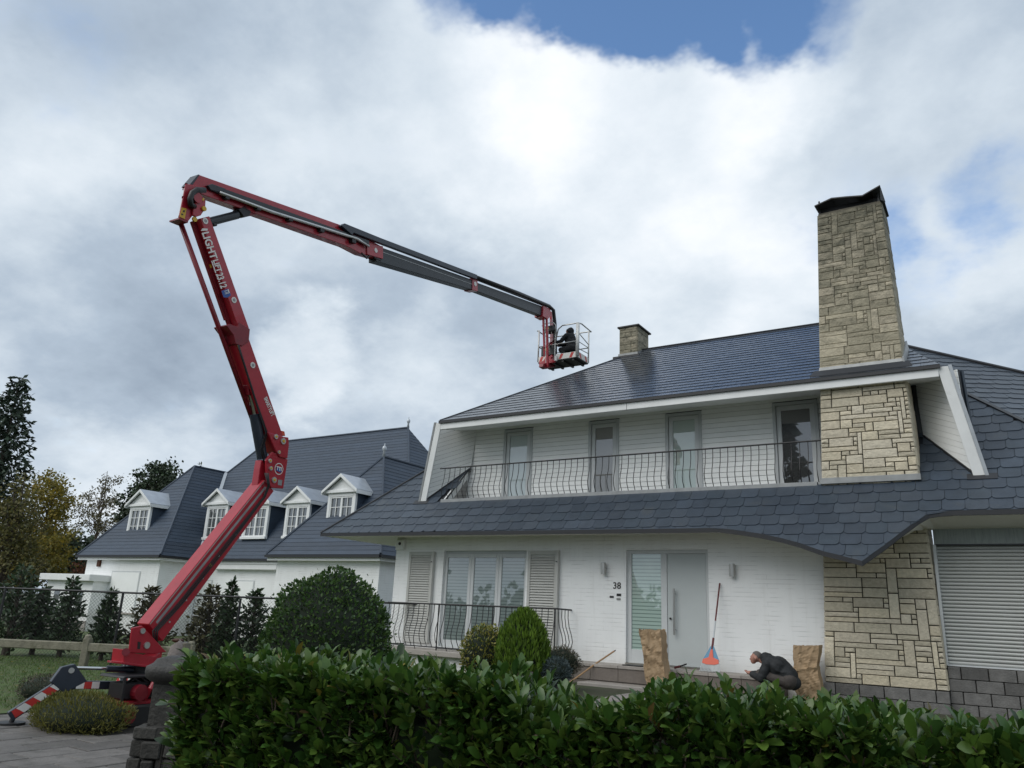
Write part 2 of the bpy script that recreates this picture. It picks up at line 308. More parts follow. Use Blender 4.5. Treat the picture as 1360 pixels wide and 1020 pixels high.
# ------------------------------------------------------------------ mesh helpers
WL = {}
def tag(o, label=None, cat=None, group=None, kind=None):
    if label: o['label'] = label
    if cat: o['category'] = cat
    if group: o['group'] = group
    if kind: o['kind'] = kind
    return o
def empty(name, loc, label, cat, group=None):
    o = bpy.data.objects.new(name, None); COL.objects.link(o); o.location = loc; o.empty_display_size = .2; WL[o] = V(loc)
    return tag(o, label, cat, group)
def link(name, me, parent, origin):
    o = bpy.data.objects.new(name, me); COL.objects.link(o); WL[o] = V(origin)
    if parent is not None: o.parent = parent; o.location = V(origin)-WL[parent]
    else: o.location = origin
    return o
class MB:
    def __init__(s): s.v = []; s.f = []; s.m = []
    def add(s, vs, fs, mi=0):
        o = len(s.v); s.v += [tuple(v) for v in vs]; s.f += [tuple(i+o for i in f) for f in fs]; s.m += [mi]*len(fs); return s
    def b6(s, x0, x1, y0, y1, z0, z1, mi=0):
        return s.add([(x0, y0, z0), (x1, y0, z0), (x1, y1, z0), (x0, y1, z0), (x0, y0, z1), (x1, y0, z1), (x1, y1, z1), (x0, y1, z1)],
                     [(0, 3, 2, 1), (4, 5, 6, 7), (0, 1, 5, 4), (1, 2, 6, 5), (2, 3, 7, 6), (3, 0, 4, 7)], mi)
    def bar(s, p, q, w, h, up=(0, 0, 1), mi=0):
        p = V(p); q = V(q); d = (q-p).normalized(); u = V(up); l = d.cross(u)
        if l.length < 1e-4: l = d.cross(V((0, 1, 0)))
        l.normalize(); u = l.cross(d).normalized(); l = l*(w/2); u = u*(h/2)
        return s.add([p-l-u, p+l-u, p+l+u, p-l+u, q-l-u, q+l-u, q+l+u, q-l+u], [(0, 1, 2, 3), (7, 6, 5, 4), (0, 4, 5, 1), (1, 5, 6, 2), (2, 6, 7, 3), (3, 7, 4, 0)], mi)
    def tube(s, pts, r, n=8, mi=0, cap=True):
        pts = [V(p) for p in pts]; k = len(pts); rr = r if isinstance(r, (list, tuple)) else [r]*k; vs = []
        d0 = (pts[1]-pts[0]).normalized(); a = d0.orthogonal().normalized()
        for i, p in enumerate(pts):
            d = (pts[min(i+1, k-1)]-pts[max(i-1, 0)]).normalized(); a = (a-d*a.dot(d)).normalized(); b = d.cross(a)
            vs += [p+(a*math.cos(2*math.pi*j/n)+b*math.sin(2*math.pi*j/n))*rr[i] for j in range(n)]
        fs = [(i*n+j, i*n+(j+1) % n, (i+1)*n+(j+1) % n, (i+1)*n+j) for i in range(k-1) for j in range(n)]
        if cap: fs += [tuple(reversed(range(n))), tuple(range((k-1)*n, k*n))]
        return s.add(vs, fs, mi)
    def prism(s, poly, vec, mi=0):
        p = [V(x) for x in poly]; v = V(vec); n = len(p)
        return s.add(p+[x+v for x in p], [tuple(reversed(range(n))), tuple(range(n, 2*n))]+[(i, (i+1) % n, n+(i+1) % n, n+i) for i in range(n)], mi)
    def disc(s, c, nrm, r, t, n=16, mi=0):
        c = V(c); nrm = V(nrm).normalized(); return s.tube([c, c+nrm*t], r, n, mi)
    def build(s, name, mats, parent=None, bev=0., smooth=False, origin=None, seg=1):
        mats = mats if isinstance(mats, (list, tuple)) else [mats]
        a = np.array(s.v, dtype=float)
        if origin is None:
            lo, hi = a.min(0), a.max(0); origin = (lo+hi)/2
            if parent is None: origin[2] = lo[2]
        a = a-np.array(origin)
        me = bpy.data.meshes.new(name); me.from_pydata(a.tolist(), [], s.f)
        for m in mats: me.materials.append(m)
        if len(mats) > 1: me.polygons.foreach_set('material_index', s.m)
        bm = bmesh.new(); bm.from_mesh(me); bmesh.ops.recalc_face_normals(bm, faces=bm.faces)
        if bev:
            es = [e for e in bm.edges if len(e.link_faces) == 2 and e.calc_face_angle(0) > .5]
            bmesh.ops.bevel(bm, geom=es, offset=bev, segments=seg, affect='EDGES', clamp_overlap=True)
        bm.to_mesh(me); bm.free()
        if smooth: me.polygons.foreach_set('use_smooth', [True]*len(me.polygons))
        me.update()
        return link(name, me, parent, origin)
def box(name, x0, x1, y0, y1, z0, z1, m, parent, bev=0.): return MB().b6(x0, x1, y0, y1, z0, z1).build(name, m, parent, bev=bev)

def raw(name, verts, faces, mats, parent=None, origin=None, smooth=False):
    """big joined mesh from numpy arrays; faces (N,k)"""
    verts = np.asarray(verts, float); faces = np.asarray(faces, int)
    if origin is None:
        origin = (verts.min(0)+verts.max(0))/2
        if parent is None: origin[2] = verts[:, 2].min()
    me = bpy.data.meshes.new(name); n, k = faces.shape
    me.vertices.add(len(verts)); me.vertices.foreach_set('co', (verts-origin).ravel())
    me.loops.add(n*k); me.loops.foreach_set('vertex_index', faces.ravel()); me.polygons.add(n); me.polygons.foreach_set('loop_start', np.arange(n)*k)
    for m in (mats if isinstance(mats, (list, tuple)) else [mats]): me.materials.append(m)
    me.update(calc_edges=True); me.validate()
    if smooth: me.polygons.foreach_set('use_smooth', [True]*len(me.polygons))
    return link(name, me, parent, origin)

def frames(d, spin=None):
    """rotation matrices whose local Y is d (N,3)"""
    d = d/np.linalg.norm(d, axis=1, keepdims=True); a = np.tile([[0., 0., 1.]], (len(d), 1)); a[np.abs(d[:, 2]) > .95] = [1, 0, 0]
    x = np.cross(d, a); x /= np.linalg.norm(x, axis=1, keepdims=True); z = np.cross(x, d)
    if spin is not None:
        c, s_ = np.cos(spin)[:, None], np.sin(spin)[:, None]; x, z = x*c+z*s_, -x*s_+z*c
    return np.stack([x, d, z], axis=2)
LEAF_V = np.array([(0, 0, 0), (-.19, .3, .05), (.19, .3, .05), (0, .3, 0), (-.2, .62, .03), (.2, .62, .03), (0, .62, -.02), (0, 1, -.10)])
LAUR_V = np.array([(0, 0, 0), (-.13, .22, .04), (.13, .22, .04), (0, .22, 0), (-.205, .52, .055), (.205, .52, .055), (0, .52, .0), (-.185, .78, .02), (.185, .78, .02), (0, .78, -.03), (-.07, .95, -.07), (.07, .95, -.07), (0, 1, -.09)])
LAUR_T = np.array([(0, 3, 1), (0, 2, 3), (1, 3, 6), (1, 6, 4), (3, 2, 5), (3, 5, 6), (4, 6, 9), (4, 9, 7), (6, 5, 8), (6, 8, 9), (7, 9, 10), (9, 12, 10), (9, 8, 11), (9, 11, 12)])
LEAF_F = np.array([(0, 3, 1, 1), (0, 2, 3, 3), (1, 3, 6, 4), (3, 2, 5, 6), (4, 6, 7, 7), (6, 5, 7, 7)])
LEAF_T = np.array([(0, 3, 1), (0, 2, 3), (1, 3, 6), (1, 6, 4), (3, 2, 5), (3, 5, 6), (4, 6, 7), (6, 5, 7)])
QUAD_V = np.array([(-.5, 0, 0), (.5, 0, 0), (.35, 1, .08), (-.35, 1, .08)]); QUAD_F = np.array([(0, 1, 2, 3)])
DIAM_V = np.array([(0, 0, 0), (.42, .5, .06), (0, 1, 0), (-.42, .5, .06)])
def scatter(pos, dirs, size, tv=DIAM_V, tf=QUAD_F, spin=None, wide=1.):
    n = len(pos); Rm = frames(dirs, RNG.uniform(0, 2*np.pi, n) if spin is None else spin)
    t = tv*np.array([wide, 1, 1]); sc = np.asarray(size).reshape(-1, 1, 1)
    v = np.einsum('nij,kj->nki', Rm, t)*sc+pos[:, None, :]
    f = (tf[None]+(np.arange(n)*len(tv))[:, None, None]).reshape(-1, tf.shape[1])
    return v.reshape(-1, 3), f
def join(parts):
    vs, fs, o = [], [], 0
    for v, f in parts: vs.append(v); fs.append(f+o); o += len(v)
    return np.concatenate(vs), np.concatenate(fs)
def unit(n):
    d = RNG.normal(size=(n, 3)); return d/np.linalg.norm(d, axis=1, keepdims=True)

def clip(poly, a, b, c):
    """keep 2D polygon where a*x+b*y>=c"""
    out = []
    for i in range(len(poly)):
        p, q = poly[i], poly[(i+1) % len(poly)]; dp, dq = a*p[0]+b*p[1]-c, a*q[0]+b*q[1]-c
        if dp >= 0: out.append(p)
        if dp*dq < 0: t = dp/(dp-dq); out.append((p[0]+t*(q[0]-p[0]), p[1]+t*(q[1]-p[1])))
    return out
def line_clip(poly, p, q):
    """keep the part to the left of p->q"""
    a, b = -(q[1]-p[1]), q[0]-p[0]; return clip(poly, a, b, a*p[0]+b*p[1])
def plane_basis(o, u, up):
    u = V(u).normalized(); n = u.cross(V(up)).normalized(); v = n.cross(u).normalized()
    if n.z < 0: n = -n
    return V(o), u, v, n
def text_mesh(name, s, size, origin, xdir, ydir, m, parent, lift=.002, bold=0., align='LEFT'):
    cu = bpy.data.curves.new(name, 'FONT'); cu.body = s; cu.size = size; cu.extrude = .001; cu.offset = bold; cu.align_x = align; cu.resolution_u = 3
    ob = bpy.data.objects.new('tmp', cu); COL.objects.link(ob); dg = bpy.context.evaluated_depsgraph_get()
    me = bpy.data.meshes.new_from_object(ob.evaluated_get(dg)); bpy.data.objects.remove(ob); bpy.data.curves.remove(cu)
    x = V(xdir).normalized(); y = V(ydir); y = (y-x*y.dot(x)).normalized(); n = x.cross(y)
    me.transform(Matrix(((x.x, y.x, n.x, 0), (x.y, y.y, n.y, 0), (x.z, y.z, n.z, 0), (0, 0, 0, 1)))); me.materials.clear(); me.materials.append(m); me.name = name
    return link(name, me, parent, V(origin)+n*lift)

# ------------------------------------------------------------------ ground
D = 15.69; SILL = .74; GH = .36
def sstep(a, b, x): t = min(1, max(0, (x-a)/(b-a))); return t*t*(3-2*t)
def gz(x, y): return GH*sstep(8.5, 12.8, y)*sstep(-10.5, -8.2, x)
def build_ground():
    xs = [-1500, -300, -80] + [-60+i*2. for i in range(20)] + [-20+i*.5 for i in range(60)] + [12, 20, 60, 300, 1500]
    ys = [-1500, -300, -60, -20, -8, -2] + [i*.5 for i in range(52)] + [30, 40, 60, 100, 300, 1500]
    v = [(x, y, gz(x, y)-.02-(.0 if abs(x) < 60 else .5)) for y in ys for x in xs]; n = len(xs)
    f = [(j*n+i, j*n+i+1, (j+1)*n+i+1, (j+1)*n+i) for j in range(len(ys)-1) for i in range(n-1)]
    o = MB().add(v, f).build('ground', M_GROUND, smooth=True, origin=(0, 0, 0)); tag(o, kind='structure')
build_ground()

# ------------------------------------------------------------------ white house
HOUSE = empty('white_house', (-7, D, GH), 'white painted house with slate roof, long balcony and tall stone chimney', 'house')
def cells(mb, x0, x1, z0, z1, y0, y1, holes):
    xs = sorted({x0, x1, *[h[0] for h in holes], *[h[1] for h in holes]}); zs = sorted({z0, z1, *[h[2] for h in holes], *[h[3] for h in holes]})
    for i in range(len(xs)-1):
        run = None
        for j in range(len(zs)-1):
            cx_, cz = (xs[i]+xs[i+1])/2, (zs[j]+zs[j+1])/2
            solid = not any(h[0] < cx_ < h[1] and h[2] < cz < h[3] for h in holes)
            if solid and run is None: run = zs[j]
            if run is not None and (not solid or j == len(zs)-2):
                mb.b6(xs[i], xs[i+1], y0, y1, run, zs[j+1] if solid else zs[j]); run = None
    return mb
WX0, WX1 = -12.0, -9.62
DX0, DX1 = -7.13, -5.34
cells(MB(), -13.54, -2.9, -.1, 3.60, D, D+.3, [(WX0, WX1, .80, 3.03), (DX0, DX1, SILL, 3.03)]).build('front_wall', M_WHITE, HOUSE)
MB().b6(-13.54, -13.24, D+.3, 23.5, -.1, 3.6).build('side_wall', M_WHITE, HOUSE)
MB().b6(-13.24, 5.0, 23.2, 23.5, .2, 3.6).build('rear_wall', M_WHITE, HOUSE)
MB().b6(-13.24, -2.9, D+.35, D+3, .3, .70).build('floor_slab', M_STEP, HOUSE)
# dark room boxes behind the glazing
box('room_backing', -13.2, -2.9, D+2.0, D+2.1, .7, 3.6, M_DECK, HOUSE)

# --- ground floor french window
def window3():
    w = box('french_window', WX0, WX1, D+.09, D+.15, 2.955, 3.03, M_FRAME, HOUSE)
    n = 3; wd = (WX1-WX0)/n
    for i in range(n):
        x0, x1 = WX0+i*wd, WX0+(i+1)*wd; mb = MB()
        for a, b in ((x0, x0+.085), (x1-.085, x1)): mb.b6(a+.002, b-.002, D+.07, D+.13, .80, 2.955)
        mb.b6(x0+.085, x1-.085, D+.07, D+.13, .80, .95); mb.b6(x0+.085, x1-.085, D+.07, D+.13, 2.87, 2.955)
        mb.build('sash_frame', M_FRAME2, w, bev=.006)
        box('pane', x0+.08, x1-.08, D+.095, D+.11, .94, 2.88, M_GL_WIN, w)
    box('blind_edge', WX0+wd+.10, WX0+wd+.16, D+.115, D+.13, .95, 2.87, M_GL_DARK, w)
    box('sill', WX0-.05, WX1+.05, D-.05, D+.07, .76, .80, M_FRAME2, w, .005)
window3()
def louvre(x0, x1, z0, z1, y):
    mb = MB(); t = .045
    mb.b6(x0, x0+.07, y-t, y, z0, z1); mb.b6(x1-.07, x1, y-t, y, z0, z1); mb.b6(x0+.07, x1-.07, y-t, y, z0, z0+.10); mb.b6(x0+.07, x1-.07, y-t, y, z1-.09, z1); 
    s = mb.build('window_shutter', M_LOUVRE, HOUSE, bev=.004)
    sm = MB(); z = z0+.11
    while z < z1-.10:
        sm.add([(x0+.07, y-.042, z), (x1-.07, y-.042, z), (x1-.07, y-.008, z+.05), (x0+.07, y-.008, z+.05), (x0+.07, y-.034, z-.006), (x1-.07, y-.034, z-.006), (x1-.07, y-.002, z+.044), (x0+.07, y-.002, z+.044)],
               [(0, 1, 2, 3), (7, 6, 5, 4), (0, 4, 5, 1), (3, 2, 6, 7), (0, 3, 7, 4), (1, 5, 6, 2)]); z += .058
    o = sm.build('louvre_slats', M_LOUVRE, s); o['kind'] = 'stuff'
    box('shutter_edge', x1+.003, x1+.05, y-.10, y-.002, z0, z1, M_LOUVRE, s, .004)
    for zz in (z0+.55, z1-.25): MB().tube([(x1+.02, y-.14, zz), (x1+.02, y-.05, zz)], .012, 6).build('latch', M_BLACK, s)
louvre(-13.07, -12.30, .84, 3.0, D); louvre(-9.55, -8.78, .84, 3.02, D)

# --- front door with striped side light
def front_door():
    mb = MB(); y0, y1 = D+.06, D+.14
    mb.b6(DX0, DX0+.10, y0, y1, SILL, 3.03); mb.b6(DX1-.07, DX1, y0, y1, SILL, 3.03); mb.b6(DX0+.10, DX1-.07, y0, y1, 2.955, 3.03)
    mb.b6(DX0+.10, -6.37, y0, y1, SILL, 1.02); mb.b6(-6.37, -6.24, y0, y1, SILL, 2.955)
    d = mb.build('front_door', M_FRAME2, HOUSE, bev=.005)
    box('side_light', DX0+.09, -6.365, y0+.03, y0+.045, 1.01, 2.96, M_GL_STRIPE, d)
    box('door_leaf', -6.235, DX1-.075, y0+.015, y0+.06, SILL+.02, 2.95, M_DOOR, d, .004)
    hb = MB(); hb.tube([(-6.07, y0-.06, 1.35), (-6.07, y0-.06, 2.25)], .022, 10)
    for z in (1.45, 2.15): hb.tube([(-6.07, y0-.06, z), (-6.07, y0+.02, z)], .012, 8)
    hb.build('bar_handle', M_STEEL, d, smooth=False)
    MB().disc((-6.17, y0, 1.66), (0, -1, 0), .022, .012, 12).build('lock', M_BLACK, d)
    box('threshold', DX0, DX1, D-.03, D+.06, SILL-.02, SILL+.018, M_STEEL, d)
front_door()
for x, z in ((-7.62, 2.63), (-4.83, 2.62)):
    w = MB().tube([(x, D-.085, z-.12), (x, D-.085, z+.12)], .055, 16).build('wall_lamp', M_STEEL, HOUSE)
    box('lamp_bracket', x-.03, x+.03, D-.05, D, z-.05, z+.05, M_STEEL, w)
    MB().tube([(x, D-.085, z+.121), (x, D-.085, z+.128)], .046, 14).build('lamp_glass', M_RKWHITE, w)
text_mesh('house_number', '38', .19, (-7.43, D, 2.22), (1, 0, 0), (0, 0, 1), M_LETTER, HOUSE, .004, .004)
box('door_bell', -7.34, -7.24, D-.012, D, 2.07, 2.12, M_BLACK, HOUSE); box('door_bell', -7.50, -7.41, D-.012, D, 2.03, 2.07, M_BLACK, HOUSE); box('door_bell', -7.34, -7.25, D-.012, D, 1.99, 2.03, M_STEEL, HOUSE)
ab = box('alarm_box', -13.50, -13.24, D-.10, D, 3.05, 3.30, M_PAINT, HOUSE, .012); MB().disc((-13.36, D-.10, 3.20), (0, -1, 0), .04, .012).build('alarm_lens', M_BLACK, ab)

# --- roof geometry
P1 = math.atan2(.80, .79); CP, SP = math.cos(P1), math.sin(P1)
P1N = V((0, -SP, CP)); P1O = V((0, 14.8, 3.4))
def on_skirt(px, py): return hit(px, py, P1N, P1N.dot(P1O))
def uv1(p): return (p.x, (p.y-14.8)/CP)
EAVE = [uv1(on_skirt(*p)) for p in ((954, 702), (980, 705), (1015, 710.6), (1040, 716), (1062, 722), (1092, 732.6), (1120, 739.5), (1145, 746), (1158, 737), (1174.7, 725), (1192, 711.5), (1207, 700), (1220, 690.5), (1233.5, 682.6), (1248, 680.5), (1266, 679), (1360, 676.8))]
EAVE = [(-15.4, 0.)]+[(-15.4+i*.5, EAVE[0][1]*min(1, i/20)) for i in range(1, 20)]+EAVE+[(2.6, EAVE[-1][1]-.02)]
TIPX = min(EAVE, key=lambda p: p[1])[0]
def vmin(x):
    for a, b in zip(EAVE, EAVE[1:]):
        if a[0] <= x <= b[0]: return a[1]+(b[1]-a[1])*(x-a[0])/(b[0]-a[0])
    return EAVE[0][1] if x < 0 else EAVE[-1][1]
def sk(x, v, w=0.): return V((x, 14.8+v*CP-w*SP, 3.4+v*SP+w*CP))
VC = (15.62-14.8)/CP                       # top of the skirt at the balcony curb
SEAM = [(-.81, (17.84-14.8)/CP), (.316, (16.79-14.8)/CP)]
def seam_v(x): return SEAM[0][1]+(SEAM[1][1]-SEAM[0][1])*(x-SEAM[0][0])/(SEAM[1][0]-SEAM[0][0])

SKIRT = None
def build_skirt_deck():
    global SKIRT
    mb = MB(); xs = sorted({p[0] for p in EAVE} | {-15.4+i*.25 for i in range(72)} | {-12.1, -1.5})
    for a, b in zip(xs, xs[1:]):
        m = (a+b)/2
        top = VC
        hipv = lambda x: (x+15.4)/CP
        if m < -12.1: top = 3.0
        if m > -1.5: top = 5.2
        def tv(x): return max(vmin(x)+.01, min(top, hipv(x), seam_v(x) if x > -1.5 else 99))
        q = [sk(a, vmin(a), -.02), sk(b, vmin(b), -.02), sk(b, tv(b), -.02), sk(a, tv(a), -.02)]
        mb.prism(q, P1N*-.04)
    SKIRT = mb.build('skirt_roof', M_DECK, HOUSE)
    e = MB()                                                   # dark drip edge following the eave
    for a, b in zip(EAVE, EAVE[1:]):
        p, q = sk(a[0], a[1]), sk(b[0], b[1])
        e.prism([p+V((0, -.012, .012)), q+V((0, -.012, .012)), q+V((0, -.012, -.07)), p+V((0, -.012, -.07))], (0, .05, .0))
    e.build('drip_edge', M_EDGE, SKIRT)
    s = MB()                                                   # soffit from the eave back to the wall
    for a, b in zip(EAVE, EAVE[1:]):
        p, q = sk(a[0], a[1])+V((0, .035, -.055)), sk(b[0], b[1])+V((0, .035, -.055))
        zt = lambda z: 3.36 if z > 3.3 else max(z+.06, 3.36)
        s.add([p, q, (q.x, D+.1, zt(q.z)), (p.x, D+.1, zt(p.z))], [(0, 1, 2, 3)])
    s.add([(-15.4, 14.84, 3.345), (-13.5, D+.1, 3.362), (-13.5, 23.5, 3.362), (-15.4, 23.5, 3.345)], [(0, 1, 2, 3)])
    s.build('soffit', M_SOFFIT, HOUSE)
    # left slope of the skirt (turns the corner at the hip)
    MB().prism([sk(-15.4, 0), sk(-15.4+3.0*CP, 3.0), V((-15.4+3.0*CP, 26, 3.4+3.0*SP)), V((-15.4, 26, 3.4))], (.03, 0, -.05)).build('side_slope', M_SLATE, SKIRT)
    MB().tube([sk(-15.4, 0, .015), sk(-15.4+3.0*CP, 3.0, .015)], .035, 6).build('hip_cap', M_EDGE, SKIRT)
build_skirt_deck()

SLATES = []      # (priority, basis(o,u,v,n), poly in local uv relative to o, full?)
def slate_poly(w, row, c=.055, over=.05):
    h = w/2-.003
    return [(-h, row+over), (-h, c), (-h+.018, c*.42), (-h+c, .0), (h-c, .0), (h-.018, c*.42), (h, c), (h, row+over)]
SLW, SLR = .345, .285
FULL = slate_poly(SLW, SLR)
def slate_prism(poly, row, t=.006):
    w = lambda v: .003+.011*(1-v/row)
    lo = [(p[0], p[1], w(p[1])) for p in poly]; hi = [(p[0], p[1], w(p[1])+t) for p in poly]; n = len(poly)
    return lo+hi, [tuple(reversed(range(n))), tuple(range(n, 2*n))]+[(i, (i+1) % n, n+(i+1) % n, n+i) for i in range(n)]
def collect_p1():
    U = V((1, 0, 0)); Vv = V((0, CP, SP))
    r = -5
    while r*SLR < 5.0:
        v0 = r*SLR-.03; k = 0; x = -15.6+(SLW/2 if r % 2 else 0)+.07*math.sin(r*2.1)
        while x < 2.2:
            vc = v0+SLR*.5; ok = True
            lo = min(vmin(x-SLW/2), vmin(x), vmin(x+SLW/2))
            if v0+SLR < lo+.01: ok = False
            if x < -15.4+vc*CP-SLW*.4: ok = False
            if v0 > VC-.06 and -12.12 < x < -1.5: ok = False
            if x < -12 and v0 > 2.8: ok = False
            if x >= -1.6 and v0 > min(4.4, seam_v(x)-.02): ok = False
            if ok:
                poly = [(p[0]+x, p[1]+v0) for p in FULL]; n0 = list(poly)
                a, b = x-SLW/2, x+SLW/2
                if a < TIPX < b:
                    poly = line_clip(poly, (a, vmin(a)), (TIPX, vmin(TIPX))); poly = line_clip(poly, (TIPX, vmin(TIPX)), (b, vmin(b))) if poly else poly
                elif lo > v0 or vmin(a) > v0 or vmin(b) > v0: poly = line_clip(poly, (a, vmin(a)), (b, vmin(b)))
                poly = clip(poly, 1, -CP, -15.4) if poly and x < -12.4 else poly
                if poly and x > -1.4: poly = line_clip(poly, (SEAM[1][0], SEAM[1][1]), (SEAM[0][0], SEAM[0][1]))
                if poly and v0+SLR+.05 > VC+.02 and -12.1 < x < -1.5: poly = clip(poly, 0, -1, -(VC+.02))
                if poly and len(poly) > 2:
                    full = len(poly) == len(n0) and all(abs(p[0]-q[0])+abs(p[1]-q[1]) < 1e-6 for p, q in zip(poly, n0))
                    o = sk(x, v0); SLATES.append((o, U, Vv, P1N, [(p[0]-x, p[1]-v0) for p in poly], full))
            x += SLW
        r += 1
collect_p1()
# upper right roof plane above the seam
PA, PB = V((-.81, 17.84, 6.48)), V((.316, 16.79, 5.40)); PT = onY(1360, 497, 19.6)
PR = PA+(PB-PA)*0; n2 = (PB-PA).cross(PT-PA).normalized(); n2 = n2 if n2.z > 0 else -n2
R2 = hit(1203, 461, n2, n2.dot(PA)); SEAMDIR = (PB-PA); EDGE2 = PT-R2
def build_p2():
    pts = [PA-SEAMDIR*.9, PB+SEAMDIR*1.6, PT+EDGE2*1.6, R2-EDGE2*.55]
    m = MB().prism([p-n2*.01 for p in pts], n2*-.05).build('right_roof', M_DECK, HOUSE)
    MB().prism([pts[3], pts[2], pts[2]+V((0, 4, -2.2)), pts[3]+V((0, 4, -2.2))], (0, 0, -.05)).build('rear_slope', M_SLATE, m)
    MB().tube([pts[3]+n2*.02, pts[2]+n2*.02], .05, 6).build('ridge_cap', M_EDGE, m)
    MB().bar(pts[0]+n2*.02, pts[1]+n2*.02, .10, .03, n2).build('seam_flashing', M_EDGE, m)
    u = V((0, 0, 1)).cross(n2).normalized(); u = u if u.x > 0 else -u; v = n2.cross(u).normalized(); v = v if v.z > 0 else -v
    P2 = [((p-PA).dot(u), (p-PA).dot(v)) for p in pts]
    if sum(a[0]*b[1]-b[0]*a[1] for a, b in zip(P2, P2[1:]+P2[:1])) < 0: P2.reverse()
    for r in range(-14, 16):
        for k in range(-12, 14):
            x = k*SLW+(SLW/2 if r % 2 else 0); v0 = r*SLR
            poly = [(p[0]+x, p[1]+v0) for p in FULL]; n0 = list(poly)
            for a, b in zip(P2, P2[1:]+P2[:1]):
                if poly: poly = line_clip(poly, a, b)
            if poly and len(poly) > 2:
                full = len(poly) == len(n0) and all(abs(p[0]-q[0])+abs(p[1]-q[1]) < 1e-6 for p, q in zip(poly, n0))
                SLATES.append((PA+u*x+v*v0, u, v, n2, [(p[0]-x, p[1]-v0) for p in poly], full))
    return m
RIGHT = build_p2()
def emit_slates():
    vs, fs = slate_prism(FULL, SLR); proto = bpy.data.meshes.new('slate'); proto.from_pydata(vs, [], fs); proto.materials.append(M_SLATE); proto.update()
    def key(s):
        d = s[0]-CAM; px = 680+FPX*d.dot(RT)/d.dot(FW); return d.length+(100 if px > 1385 or px < 0 else 0)+(0 if s[5] else .8)
    SLATES.sort(key=key); rest = MB()
    for i, (o, u, v, n, poly, full) in enumerate(SLATES):
        jit = random.uniform(-.002, .002); o2 = o+n*random.uniform(0, .003)
        if i < 290:
            rot = Matrix(((u.x, v.x, n.x), (u.y, v.y, n.y), (u.z, v.z, n.z)))
            if full: me = proto
            else:
                a, b = slate_prism(poly, SLR); me = bpy.data.meshes.new('slate'); me.from_pydata(a, [], b); me.materials.append(M_SLATE); me.update()
            ob = bpy.data.objects.new('slate', me); COL.objects.link(ob); ob.parent = SKIRT
            ob.matrix_basis = Matrix.Translation(o2-WL[SKIRT]) @ (rot @ Matrix.Rotation(jit*4, 3, 'Z')).to_4x4()
        else:
            a, b = slate_prism(poly, SLR); rest.add([o2+u*p[0]+v*p[1]+n*p[2] for p in a], b)
    r = rest.build('further_slates', M_SLATE, SKIRT); r['kind'] = 'stuff'
emit_slates()

# --- upper roof over the balcony
UE = V((-12.2, 15.42, 6.27)); UPI = math.atan2(2.5, 3.8); CU, SU = math.cos(UPI), math.sin(UPI); UN = V((0, -SU, CU)); RY = 19.3; ULEN = (RY-15.42)/CU
XL, XR = -12.22, -.87
def up_(x, v, w=0.): return V((x, 15.42+v*CU-w*SU, 6.27+v*SU+w*CU))
def build_upper():
    L0, L1 = up_(XL, 0), up_(XL+ULEN*CU, ULEN); R0, R1 = up_(XR, 0), up_(-2.88, ULEN)
    back = 2*RY-15.42
    roof = MB().add([L0, R0, R1, L1], [(0, 1, 2, 3)]).add([L0, L1, (XL, back, 6.27)], [(0, 1, 2)]).add([R0, (XR, back, 6.27), R1], [(0, 1, 2)]).add([L1, R1, (XR, back, 6.27), (XL, back, 6.27)], [(0, 1, 2, 3)]).build('upper_roof', M_DECK, HOUSE)
    row, wd = .215, .30; mb = MB(); r = 0
    P = [(XL, 0), (XR, 0), (-2.88, ULEN), (XL+ULEN*CU, ULEN)]
    while r*row < ULEN:
        x = XL-.2+(wd/2 if r % 2 else 0); v0 = r*row-.02
        while x < XR+.2:
            poly = [(x-wd/2+.002, v0), (x+wd/2-.002, v0), (x+wd/2-.002, v0+row+.03), (x-wd/2+.002, v0+row+.03)]
            for a, b in zip(P[1:], P[2:]+P[:1]): poly = line_clip(poly, a, b) if poly else poly
            if poly and len(poly) > 2:
                j = random.uniform(0, .003); tl = random.uniform(-.003, .003)
                w = lambda p: .006+.010*(1-(p[1]-v0)/row)+j*.5+tl*.6*(p[0]-x)/wd
                n = len(poly); lo = [up_(p[0], p[1], w(p)) for p in poly]; hi = [up_(p[0], p[1], w(p)+.007) for p in poly]
                mb.add(lo+hi, [tuple(range(n, 2*n))]+[(i, (i+1) % n, n+(i+1) % n, n+i) for i in range(n)])
            x += wd
        r += 1
    o = mb.build('roof_slates', M_SLATE_UP, roof); o['kind'] = 'stuff'
    for nm, q in (('left_slope', [L0, L1, V((L1.x, RY+.01, L1.z)), V((XL, back, 6.27))]), ('right_slope', [R0, R1, V((R1.x, RY+.01, R1.z)), V((XR, back, 6.27))])):
        MB().prism([p+V((0, 0, .012)) for p in q[:2]]+[p+V((0, 0, .012)) for p in q[2:]], (0, 0, -.01)).build(nm, M_SLATE_UP, roof)
    MB().tube([L0+V((0, 0, .02)), L1+V((0, 0, .02))], .022, 6).build('hip_cap', M_EDGE, roof)
    MB().tube([L1+V((0, 0, .03)), R1+V((0, 0, .03))], .03, 6).build('ridge_cap', M_EDGE, roof)
    MB().b6(XL-.02, XR+.02, 15.395, 15.44, 6.21, 6.275).build('eave_edge', M_EDGE, roof)
    f = box('fascia', XL+.02, XR-.02, 15.44, 15.50, 6.055, 6.235, M_PAINT, roof, .006)
    box('fascia_joint', -7.02, -7.012, 15.436, 15.44, 6.055, 6.2, M_EDGE, f)
    MB().add([(XL+.02, 15.5, 6.06), (XR-.02, 15.5, 6.06), (XR-.02, 16.9, 6.33), (XL+.02, 16.9, 6.33)], [(0, 1, 2, 3)]).build('soffit', M_BOARD, roof)
    return roof
UPPER = build_upper()

